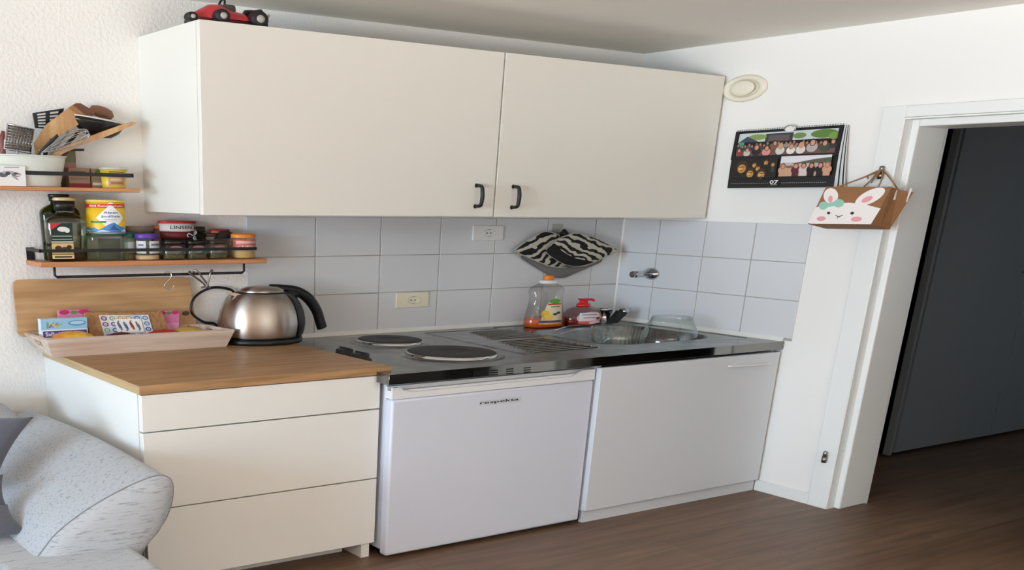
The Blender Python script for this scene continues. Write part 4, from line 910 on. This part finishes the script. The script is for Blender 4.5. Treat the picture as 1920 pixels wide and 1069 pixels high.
# cartons behind
def carton(u0, u1, v0, y0, y1, col, label, name='food_carton', extra=None, z0=UZ):
    a = P(u0,v0,'y',y0); c = P(u1,v0,'y',y0); o = thing(name, ((a.x+c.x)/2,(y0+y1)/2,z0), label, 'carton')
    bb = B(); bb.box(a.x, c.x, y0, y1, z0, a.z, flat(col), .001, 1); bb.done('box', o)
    if extra: pr = Print(on_front(a.x, z0, c.x-a.x, a.z-z0, y0-.0003)); extra(pr); pr.done('printed_front', o)
    return a, c
def ex1(pr): pr.rect(0,0,1,.22,(132,34,38)); pr.rect(.1,.74,.8,.82,(60,44,40)); pr.rect(.1,.4,.9,.5,(126,104,90))
carton(128, 168, 314, -.10, -.05, (150,118,96), 'brown carton with a dark red lower edge beside the utensil pot', extra=ex1)
def ex2(pr): pr.rect(.1,.14,1,.28,(214,212,206)); pr.rect(.1,.40,1,.50,(120,124,110)); pr.disc(.5,.86,.2,.06,(70,120,80))
carton(170, 194, 316, -.09, -.04, (158,128,104), 'brown carton with a white stripe behind the yellow tub', extra=ex2)
def ex3(pr): pr.rect(0,.38,1,.66,(170,120,110)); pr.rect(0,.66,1,1,(120,116,84))
carton(116, 141, 279, -.045, -.005, (104,98,74), 'tall olive and pink packet behind the utensil pot', 'tall_packet', ex3)

# utensils: every one leans out of the pot
def ut(name, label, cat, pix_tip, y):
    p = P(*pix_tip, 'y', y); return thing(name, (POTC.x, POTC.y, UZ+.01), label, cat)
def handle(bb, u, v, y, r, m, x_in=None):
    p = P(u, v, 'y', y); q_ = Vector((POTC.x+(p.x-POTC.x)*.35, -.115, UZ+.012)) if x_in is None else Vector((x_in, -.115, UZ+.012)); bb.tube([q_, p], r, m, 8)
def slab(bb, pix, y, th, m, n=4):
    pts = [P(u, v, 'y', y) for u, v in pix]; bb.prism(pts, (0,th,0), m)
o = ut('slotted_turner', 'black plastic slotted turner rising at the back of the pot', 'kitchen turner', (95,220), -.06)
bb = B(); y = -.06
def lp(a, c):   # bilinear inside head
    A, B_, C_, D = (61,212),(120,203),(113,243),(66,240); u = (A[0]*(1-a)+B_[0]*a)*(1-c)+(D[0]*(1-a)+C_[0]*a)*c; v = (A[1]*(1-a)+B_[1]*a)*(1-c)+(D[1]*(1-a)+C_[1]*a)*c; return (u, v)
cols_ = [0,.14,.42,.56,.84,1]; rows_ = [0,.10,.20,.28,.38,.46,.56,.64,.74,.82,.92,1]
for i in range(5):
    for j in range(11):
        if i in (1, 3) and j % 2 == 1: continue
        slab(bb, [lp(cols_[i],rows_[j]), lp(cols_[i+1],rows_[j]), lp(cols_[i+1],rows_[j+1]), lp(cols_[i],rows_[j+1])], y, .004, BLK)
bb.done('slotted_head', o); bb = B(); handle(bb, 86, 240, y+.002, .007, BLK); bb.done('handle', o)
o = ut('wooden_turner', 'broad wooden turner with a scorched dark tip', 'kitchen turner', (150,195), -.115)
SC = mat('scorched_wood', (104,66,42), .6)
bb = B(); slab(bb, [(66,283),(64,268),(88,233),(128,203),(160,226),(120,250),(84,276)], -.118, .008, SPOONW); slab(bb, [(128,203),(137,197),(167,221),(160,226)], -.118, .008, mat('browned_wood', (156,110,70), .6)); slab(bb, [(137,197),(143,193.5),(151,193.5),(171,205),(178,211),(176,216),(167,221)], -.118, .008, SC); bb.done('blade', o)
bb = B(); handle(bb, 70, 279, -.114, .009, SPOONW); bb.done('handle', o)
o = ut('black_ladle', 'large black ladle head leaning right above the whisk', 'ladle', (190,235), -.10)
bb = B(); c = P(184,238,'y',-.10); ex_ = P(232,236,'y',-.10).x-c.x
M_ = Matrix.Translation(c) @ Matrix.Rotation(.12, 4, 'Y')
bb.lathe([(.010,-.044),(ex_*.52,-.038),(ex_*.80,-.016),(ex_*.98,.012),(ex_*1.0,.026),(ex_*.96,.026),(ex_*.9,.0),(ex_*.6,-.02),(.01,-.024)], 0, 0, mat('glossy_black_nylon', (14,14,15), .22), sy=.42, seg=40, M=M_); bb.done('bowl', o)
bb = B(); handle(bb, 145, 250, -.10, .008, BLK, x_in=POTC.x+.03); bb.done('handle', o)
bb = B(); bb.lathe([(ex_*1.0,.027),(ex_*1.03,.029),(ex_*1.0,.034),(ex_*.95,.030)], 0, 0, mat('pale_grey_rim', (206,200,190), .4), sy=.42, seg=40, M=M_, cap=False); q_ = bb.done('rim', o); q_['label'] = 'pale grey rim'
o = ut('wooden_spoon', 'reddish-brown wooden spoon tip behind the black ladle', 'spoon', (195,205), -.05)
bb = B(); c = P(190,212,'y',-.04); bb.lathe([(.01,-.02),(.05,-.016),(.062,.0),(.05,.020),(.02,.028)], 0, 0, mat('dark_spoon_wood', (150,100,72), .5, var=.3, vscale=12), sy=.3, seg=28, M=Matrix.Translation(c) @ Matrix.Rotation(.2,4,'Y')); bb.done('bowl', o); bb = B(); handle(bb, 170, 222, -.045, .007, SPOONW, x_in=POTC.x+.02); bb.done('handle', o)
o = ut('wooden_spatula', 'long thin wooden spatula seen edge-on, pointing far right', 'spatula', (255,230), -.13)
bb = B(); slab(bb, [(92,291),(104,281),(150,264),(186,249),(225,235),(250,228),(257,230),(252,234),(205,254),(160,270),(118,288),(108,296)], -.16, .022, SPOONW); bb.done('blade', o); bb = B(); handle(bb, 105, 287, -.15, .008, SPOONW, x_in=POTC.x+.01); bb.done('handle', o)
o = ut('whisk', 'steel balloon whisk lying across the utensils', 'whisk', (165,250), -.16)
a = P(78,286,'y',-.175); c = P(166,249,'y',-.175); ax_ = (c-a); L = ax_.length; ax_.normalize(); nz = ax_.cross(Vector((0,1,0))).normalized()
bb = B()
for k in range(5):
    an = PI*k/5+.2; d_ = nz*math.cos(an)*.6+Vector((0,1,0))*math.sin(an)*.7; w_ = .055
    bb.tube(spline([a, a+ax_*L*.30+d_*w_*.55, a+ax_*L*.70+d_*w_*1.0, a+ax_*L*.95+d_*w_*.6, a+ax_*L*1.0, a+ax_*L*.95-d_*w_*.6, a+ax_*L*.70-d_*w_, a+ax_*L*.30-d_*w_*.55, a], 6), .0016, CHROME, 6)
bb.done('wire_balloon', o); bb = B(); handle(bb, 79, 286, -.172, .007, CHROME, x_in=POTC.x+.04); bb.done('handle', o)
o = ut('box_grater', 'flat steel grater standing at the front left of the pot', 'grater', (35,255), -.17)
bb = B(); g4 = [(15,232),(64,243),(57,287),(7,279)]; pts = [P(u,v,'y',-.155) for u,v in g4]
n_ = 9
for i in range(n_+1):
    t = i/n_; bb.tube([pts[0].lerp(pts[1],t), pts[3].lerp(pts[2],t)], .0022, DCHROME, 6); bb.tube([pts[0].lerp(pts[3],t), pts[1].lerp(pts[2],t)], .0022, DCHROME, 6)
bb.prism([p+Vector((0,.004,0)) for p in pts], (0,.0015,0), mat('perforated_steel', (120,116,110), .4, .8)); bb.done('grating_surface', o)
bb = B(); bb.tube(pts+[pts[0]], .0048, CHROME, 8); handle(bb, 32, 283, -.153, .006, CHROME, x_in=POTC.x-.02); bb.done('wire_frame', o)
for (nm_,cat_,u0,v0,u1,v1,y,lab,col,x_in) in (('kitchen_knife','knife',72,291,108,254,-.165,'dark grey kitchen knife handle among the whisk wires',(52,54,56),.02),('silicone_spatula','spatula',92,291,128,247,-.165,'grey-green spatula handle behind the whisk',(120,124,118),.03),('serving_fork','fork',84,291,98,262,-.15,'thin black serving fork handle next to the grater',(20,20,22),.0)):
    o = ut(nm_, lab, cat_, (u1,v1), y); bb = B(); p = P(u1,v1,'y',y); q_ = P(u0,v0,'y',y); b0 = Vector((q_.x-(p.x-q_.x)*.5, -.12, UZ+.02)); bb.tube(spline([b0,q_,p], 5), [.006]*5+[.010]*6, flat(col, .4), 8, flatz=.6); bb.done('handle', o)
o = ut('dark_tongs', 'dark metal tong end poking out low to the right of the pot', 'tongs', (155,283), -.10); bb = B(); p = P(130,281,'y',-.10); q_ = P(157,281,'y',-.10); bb.tube([Vector((POTC.x+.05,-.115,UZ+.02)), p, q_], [.006,.009,.009], flat((62,56,50), .4), 8, flatz=.6); bb.done('arm', o)
o = ut('rose_handled_brush', 'reddish brush handle at the left edge of the frame', 'brush', (2,268), -.16); bb = B(); p = P(3,262,'y',-.14); bb.tube([Vector((POTC.x-.08,-.115,UZ+.02)), P(6,290,'y',-.14), p, P(6,246,'y',-.14)], [.006,.012,.014,.008], flat((120,66,54), .5), 10); bb.done('handle', o)

# ================================================================= things at the sink
def soap(cx_, y, z0, prof, gm, sy): pass
cx_, r, zt = span(990, 1057, 560, -.17); z0 = ZT+.0008
o = thing('dish_soap_bottle', (cx_,-.17,z0), 'tall clear washing-up bottle with orange liquid and orange cap', 'bottle')
zs = lambda v: P(1024, v, 'y', -.17).z
prof = [(r*.92,z0),(r*1.0,z0+.006),(r*1.0,zs(600)),(r*.86,zs(575)),(r*.80,zs(560)),(r*.88,zs(546)),(r*.80,zs(538)),(r*.42,zs(531)),(r*.36,zs(530))]
bb = B(); bb.lathe(prof, cx_, -.17, PET, sy=.5, sq=2.5, seg=40); bb.done('clear_body', o)
bb = B(); bb.lathe([(r*.90,z0+.002),(r*.96,z0+.006),(r*.965,zs(594))], cx_, -.17, mat('orange_soap_liquid', (226,96,30), .12, coat=.3), sy=.46, sq=2.5, seg=36); bb.done('liquid', o)
bb = B(); bb.lathe([(r*.42,zs(531.5)),(r*.42,zs(526)),(r*.30,zs(525))], cx_+.004, -.17, WPLAST, sy=.7, seg=24); bb.done('collar', o)
bb = B(); bb.lathe([(r*.24,zs(525.5)),(r*.22,zs(518)),(r*.18,zs(516))], cx_+.006, -.17, mat('orange_cap', (240,130,40), .4), sy=.8, seg=20); bb.done('cap', o)
pr = Print(on_cyl(cx_, -.17, lambda c: r*(1.0-.14*c), .52, zs(606), zs(561)-zs(606), -132, -52), .0006, 2)
pr.poly([(0,0),(1,0),(1,.8),(.85,1),(.4,1),(.25,.8)], (238,222,180)); pr.disc(.62,.95,.28,.10,(90,170,60)); pr.rect(.30,.80,.95,.86,(214,60,44)); pr.rect(.42,.71,.85,.74,(60,70,120)); pr.disc(.22,.45,.16,.14,(244,190,60)); pr.disc(.36,.30,.2,.12,(246,206,90)); pr.disc(.62,.42,.10,.05,(40,44,50)); pr.disc(.78,.47,.10,.05,(40,44,50)); pr.disc(.7,.35,.10,.04,(214,216,210)); pr.rect(0,.08,1,.17,(76,72,130)); pr.rect(0,0,1,.06,(240,150,40)); pr.done('paper_label', o)
cx_, r, zt = span(1060, 1123, 590, -.19)
o = thing('hand_soap_pump', (cx_,-.19,z0), 'squat hand soap dispenser with red pump and red liquid', 'soap dispenser')
zs = lambda v: P(1092, v, 'y', -.19).z
bb = B(); bb.lathe([(r*.86,z0),(r*.96,z0+.006),(r*1.0,zs(600)),(r*.98,zs(588)),(r*.82,zs(580)),(r*.5,zs(575.5)),(r*.30,zs(574))], cx_, -.19, PETP, sy=.62, seg=40); bb.done('clear_body', o)
bb = B(); bb.lathe([(r*.84,z0+.002),(r*.94,z0+.006),(r*.95,zs(594))], cx_, -.19, mat('red_soap_liquid', (150,48,40), .15), sy=.58, seg=36); bb.done('liquid', o)
bb = B(); RP = mat('red_pump_plastic', (206,24,36), .3); bb.lathe([(r*.34,zs(575)),(r*.34,zs(570)),(r*.22,zs(568)),(r*.2,zs(563)),(r*.30,zs(562)),(r*.26,zs(560))], cx_, -.19, RP, sy=.75, seg=24); bb.tube(spline([(cx_-.02,-.19,zs(562.5)),(cx_+.035,-.215,zs(561.5)),(cx_+.055,-.225,zs(563.5))], 4), .010, RP, 10, flatz=.7); bb.done('pump', o)
pr = Print(on_cyl(cx_, -.19, lambda c: r*(1.0-.02*c), .64, zs(606), zs(581)-zs(606), -142, -50), .0006, 2); pr.disc(.5,.5,.46,.46,(226,170,170)); pr.rect(.12,.30,.80,.88,(226,220,222)); pr.rect(.20,.72,.70,.78,(110,100,110)); pr.rect(.24,.50,.7,.56,(206,120,120)); pr.disc(.78,.45,.10,.10,(120,40,50)); pr.disc(.3,.16,.22,.10,(214,90,80)); pr.rect(.45,.12,.9,.2,(240,220,220)); pr.done('paper_label', o)
# glassware in the sink
BZ = ZT-.146
def gl(name, x, y, prof, label, cat, sy=.85, m=None, rot=None, flutes=0):
    o = thing(name, (x,y,prof[0][1]), label, cat); bb = B()
    bb.lathe(prof, x, y, m or glass('sink_glassware', (251,253,252), .02, 1.5), sy=sy, seg=48, cap=False); bb.done('glass_bowl', o); return o
gx, gy = -.60, -.78
a, r, zt = span(1217, 1295, 620, gy); zr = P(1258, 594, 'y', gy).z
gl('wine_glass', a, gy, [(r*.92,BZ+.002),(r*1.0,BZ+.07),(r*1.0,ZT-.02),(r*.93,ZT+.02),(r*.80,ZT+.06),(r*.68,zr),(r*.66,zr),(r*.78,ZT+.058),(r*.9,ZT+.02)], 'stemless drinking glass standing at the right of the sink', 'glass')
a, r, zt = span(1122, 1202, 614, -.62)
o = gl('glass_bowl', a, -.62, [(.02,BZ+.004),(r*.7,BZ+.004),(r*.86,BZ+.05),(r*.94,BZ+.10),(r*1.0,P(1160,614,'y',-.62).z),(r*.97,P(1160,614,'y',-.62).z),(r*.9,BZ+.10)], 'ribbed clear glass bowl in the middle of the sink', 'bowl')
bb = B()
for k in range(36):
    t = 2*PI*k/36; zt_ = P(1160,614,'y',-.62).z; bb.tube([(a+r*.84*math.cos(t),-.62+r*.72*math.sin(t),BZ+.06),(a+r*.985*math.cos(t),-.62+r*.838*math.sin(t),zt_-.004)], .004, glass('rib_glass', (244,248,247), .05, 2.0), 6)
bb.done('ribs', o)
t4 = [P(1016,626,'z',.862), P(1075,609,'z',.925), P(1172,616,'z',.90), P(1125,646,'z',.84)]
o = thing('glass_dish', (t4[0].x,t4[0].y,.80), 'square clear glass dish propped against the left side of the sink', 'dish')
bb = B(); nn_ = (t4[1]-t4[0]).cross(t4[3]-t4[0]).normalized(); nn_ = nn_ if nn_.z > 0 else -nn_
cen_ = sum(t4, Vector())/4
outl = rq(t4, .05); inn = [cen_+(p-cen_)*.8-nn_*.03 for p in outl]
m_ = glass('dish_glass', (244,249,248), .03, 1.8); i_ = bb.mi(m_); A_ = [bb.bm.verts.new(p) for p in outl]; C_ = [bb.bm.verts.new(p) for p in inn]
for k in range(len(A_)):
    f = bb.bm.faces.new((A_[k], A_[(k+1)%len(A_)], C_[(k+1)%len(A_)], C_[k])); f.smooth = True
bb.bm.faces.new(C_); bb.tube(outl, .0045, m_, 8, closed=True); bb.done('pressed_glass', o)

# ================================================================= toy kart on the wall cabinet
K0 = Vector((-3.09,-.50,CT+.0006))
tk = thing('toy_kart', K0, 'red toy racing kart with black wheels on top of the wall cabinet', 'toy')
RED = mat('red_toy_lacquer', (196,44,52), .25, coat=.5); TYRE = mat('toy_tyre', (30,28,28), .6); TG = mat('toy_grey', (176,172,166), .4)
def kp(u, v, y=-.50): return P(u, v, 'y', y)
bb = B()
def hull(a, c):     # nose-to-tail shell
    x = kp(356,30).x+(kp(470,30).x-kp(356,30).x)*a
    prof_ = [(0,.018,.020),(.12,.034,.045),(.3,.060,.075),(.45,.062,.085),(.6,.045,.085),(.8,.038,.08),(1,.025,.06)]
    for i in range(len(prof_)-1):
        if prof_[i][0] <= a <= prof_[i+1][0]+1e-9:
            f = (a-prof_[i][0])/(prof_[i+1][0]-prof_[i][0]); hh = prof_[i][1]*(1-f)+prof_[i+1][1]*f; ww = prof_[i][2]*(1-f)+prof_[i+1][2]*f; break
    t = PI*c; return Vector((x, -.50-ww*math.cos(t), CT+.022+hh*math.sin(t)))
bb.grid(hull, 24, 12, RED); bb.box(kp(362,30).x, kp(470,30).x, -.56, -.44, CT+.012, CT+.024, mat('toy_dark_red', (110,26,34), .4)); bb.done('body', tk)
for u, y, rr_ in ((358,-.56,.018),(358,-.44,.018),(415,-.60,.026),(484,-.58,.032),(484,-.42,.032)):
    p = kp(u, 40, y); bb = B(); M_ = Matrix.Translation((p.x, y, CT+rr_+.0006)) @ Matrix.Rotation(PI/2, 4, 'X')
    bb.lathe([(rr_*.5,-.024),(rr_*.9,-.022),(rr_,-.014),(rr_,.014),(rr_*.9,.022),(rr_*.5,.024)], 0, 0, TYRE, sy=1, sx=1.35, seg=28, M=M_); wh = bb.done('wheel', tk)
    bb = B(); bb.lathe([(rr_*.46,.0242),(rr_*.46,.026),(rr_*.2,.028)], 0, 0, TG, sy=1, sx=1.35, seg=20, M=M_); bb.done('hub_cap', wh)
p = kp(424, 24); bb = B(); bb.box(p.x-.03, p.x+.03, -.54, -.46, CT+.02, CT+.085, mat('toy_seat', (74,70,66), .5), .012, 3); bb.done('seat', tk)
p = kp(466, 28); bb = B(); bb.tube([(p.x-.03,-.55,CT+.045),(p.x+.04,-.54,CT+.06)], .020, BLK, 12); bb.tube([(p.x-.03,-.45,CT+.045),(p.x+.04,-.46,CT+.06)], .020, BLK, 12); bb.lathe([(.03,CT+.03),(.045,CT+.05),(.03,CT+.075)], p.x+.01, -.5, BLK, sy=1, seg=20); bb.tube([(p.x+.06,-.53,CT+.03),(p.x+.075,-.55,CT+.06)], .006, TG, 8); bb.done('engine', tk)
p = kp(402, 30); bb = B(); bb.tube([(p.x,-.5,CT+.06),(p.x+.035,-.5,CT+.085)], .005, TG, 8); bb.tube([Vector((p.x+.035,-.5,CT+.085))+Vector((math.sin(t)*.006,math.cos(t)*.028,math.sin(t)*.022)) for t in [2*PI*k/16 for k in range(16)]], .005, BLK, 8, closed=True); bb.done('steering_wheel', tk)

# ================================================================= sofa and cushions
sf = thing('sofa', (-5.0,-1.2,0), 'light grey fabric sofa with a rounded sloping arm beside the drawers', 'sofa')
# arm profile (x, z) going from the inner crease over the crown to the outer side and down
AP = spline([(-4.50,.34,0),(-4.425,.42,0),(-4.36,.485,0),(-4.24,.555,0),(-4.10,.612,0),(-3.99,.640,0),(-3.94,.632,0),(-3.918,.60,0),(-3.925,.53,0),(-3.96,.46,0),(-4.02,.40,0),(-4.06,.33,0),(-4.07,.2,0),(-4.07,.06,0)], 5)
def arm(a, c):
    i = a*(len(AP)-1); k = min(int(i), len(AP)-2); p = AP[k].lerp(AP[k+1], i-k); y = -.06-1.545*c
    rise = .012*math.sin(PI*c)-.03*(1-c)**2
    return Vector((p.x, y, p.y+rise*(p.y > .3)))
bb = B(); bb.grid(arm, 65, 24, FAB)
cenp = Vector((-4.20,-1.605,.30))
def front(a, c):
    p = arm(a, 1); q_ = cenp.lerp(p, c); bul = .05*math.sqrt(max(0, 1-c**2.2)); return q_+Vector((0,-bul,0))
bb.grid(front, 65, 10, FAB); bb.done('armrest', sf)
bb = B(); bb.tube([arm(k/60, 1.0)+Vector((0,-.001,.0)) for k in range(3, 48)], .0022, mat('grey_piping', (132,133,136), .9), 6); bb.done('piping', sf)
bb = B()
def back(a, c):
    x = -7.2+(3.13)*a; sec = spline([(0,-.55,.30),(0,-.50,.50),(0,-.44,.66),(0,-.34,.735),(0,-.22,.75),(0,-.10,.72),(0,-.05,.6),(0,-.05,.1)], 4)
    i = c*(len(sec)-1); k = min(int(i), len(sec)-2); p = sec[k].lerp(sec[k+1], i-k); d = max(0, (a-.90)/.10); f = math.sqrt(max(0, 1-d**2.4))
    z = .28+(p.z-.28)*(f*.42+.58) if p.z > .28 else p.z; return Vector((x, p.y*(.8+.2*f)+(-.05)*(1-f), z))
bb.grid(back, 80, 28, FAB)
bb.done('backrest', sf)
bb = B(); bb.box(-7.2, -4.085, -1.98, -.5, .235, .402, FAB, .06, 6); bb.box(-4.6, -4.09, -1.98, -1.56, .22, .408, FAB, .045, 6); bb.done('seat_cushion', sf)
bb = B(); bb.box(-7.2, -4.08, -1.86, -.06, .04, .232, FAB, .02, 3); bb.done('frame', sf)
bb = B()
for x in (-7.0, -4.25):
    for y in (-1.7, -.2): bb.lathe([(.02,0),(.03,.045)], x, y, BLK, seg=14)
bb.done('feet', sf)
def pillow(name, c4, th, label, m=CUSH):
    c = sum(c4, Vector())/4; o = thing(name, c, label, 'cushion'); bb = B(); nn_ = (c4[1]-c4[0]).cross(c4[3]-c4[0]).normalized()
    for sg in (-1, 1):
        def f(a, t, sg=sg):
            x, y = 2*a-1, 2*t-1; e = max((1-x*x)*(1-y*y), 0); kx_ = 1-.09*(1-x*x)*0-.08*(y*y)*(1-abs(x))
            X = .5+.5*x*(1-.10*(1-y*y)); Y = .5+.5*y*(1-.10*(1-x*x))
            return c4[0].lerp(c4[1], X).lerp(c4[3].lerp(c4[2], X), Y)+nn_*(sg*th*e**.42)
        bb.grid(f, 24, 24, m)
    return bb.done('cover', o)
pillow('sofa_cushion', [P(-150,772,'y',-.80), P(64,782,'y',-.92), P(-8,905,'y',-1.12), P(-230,930,'y',-1.0)], .05, 'upper slate-blue cushion with its corner pointing at the drawers')
pillow('sofa_cushion', [P(-120,885,'y',-1.22), P(6,890,'y',-1.22), P(15,955,'y',-1.25), P(-120,972,'y',-1.22)], .035, 'small slate cushion squeezed between the upper and lower ones')
pillow('sofa_cushion', [P(-160,955,'y',-1.22), P(14,946,'y',-1.24), P(56,999,'y',-1.36), P(-150,1012,'y',-1.42)], .035, 'lower slate-blue cushion lying on the sofa seat')
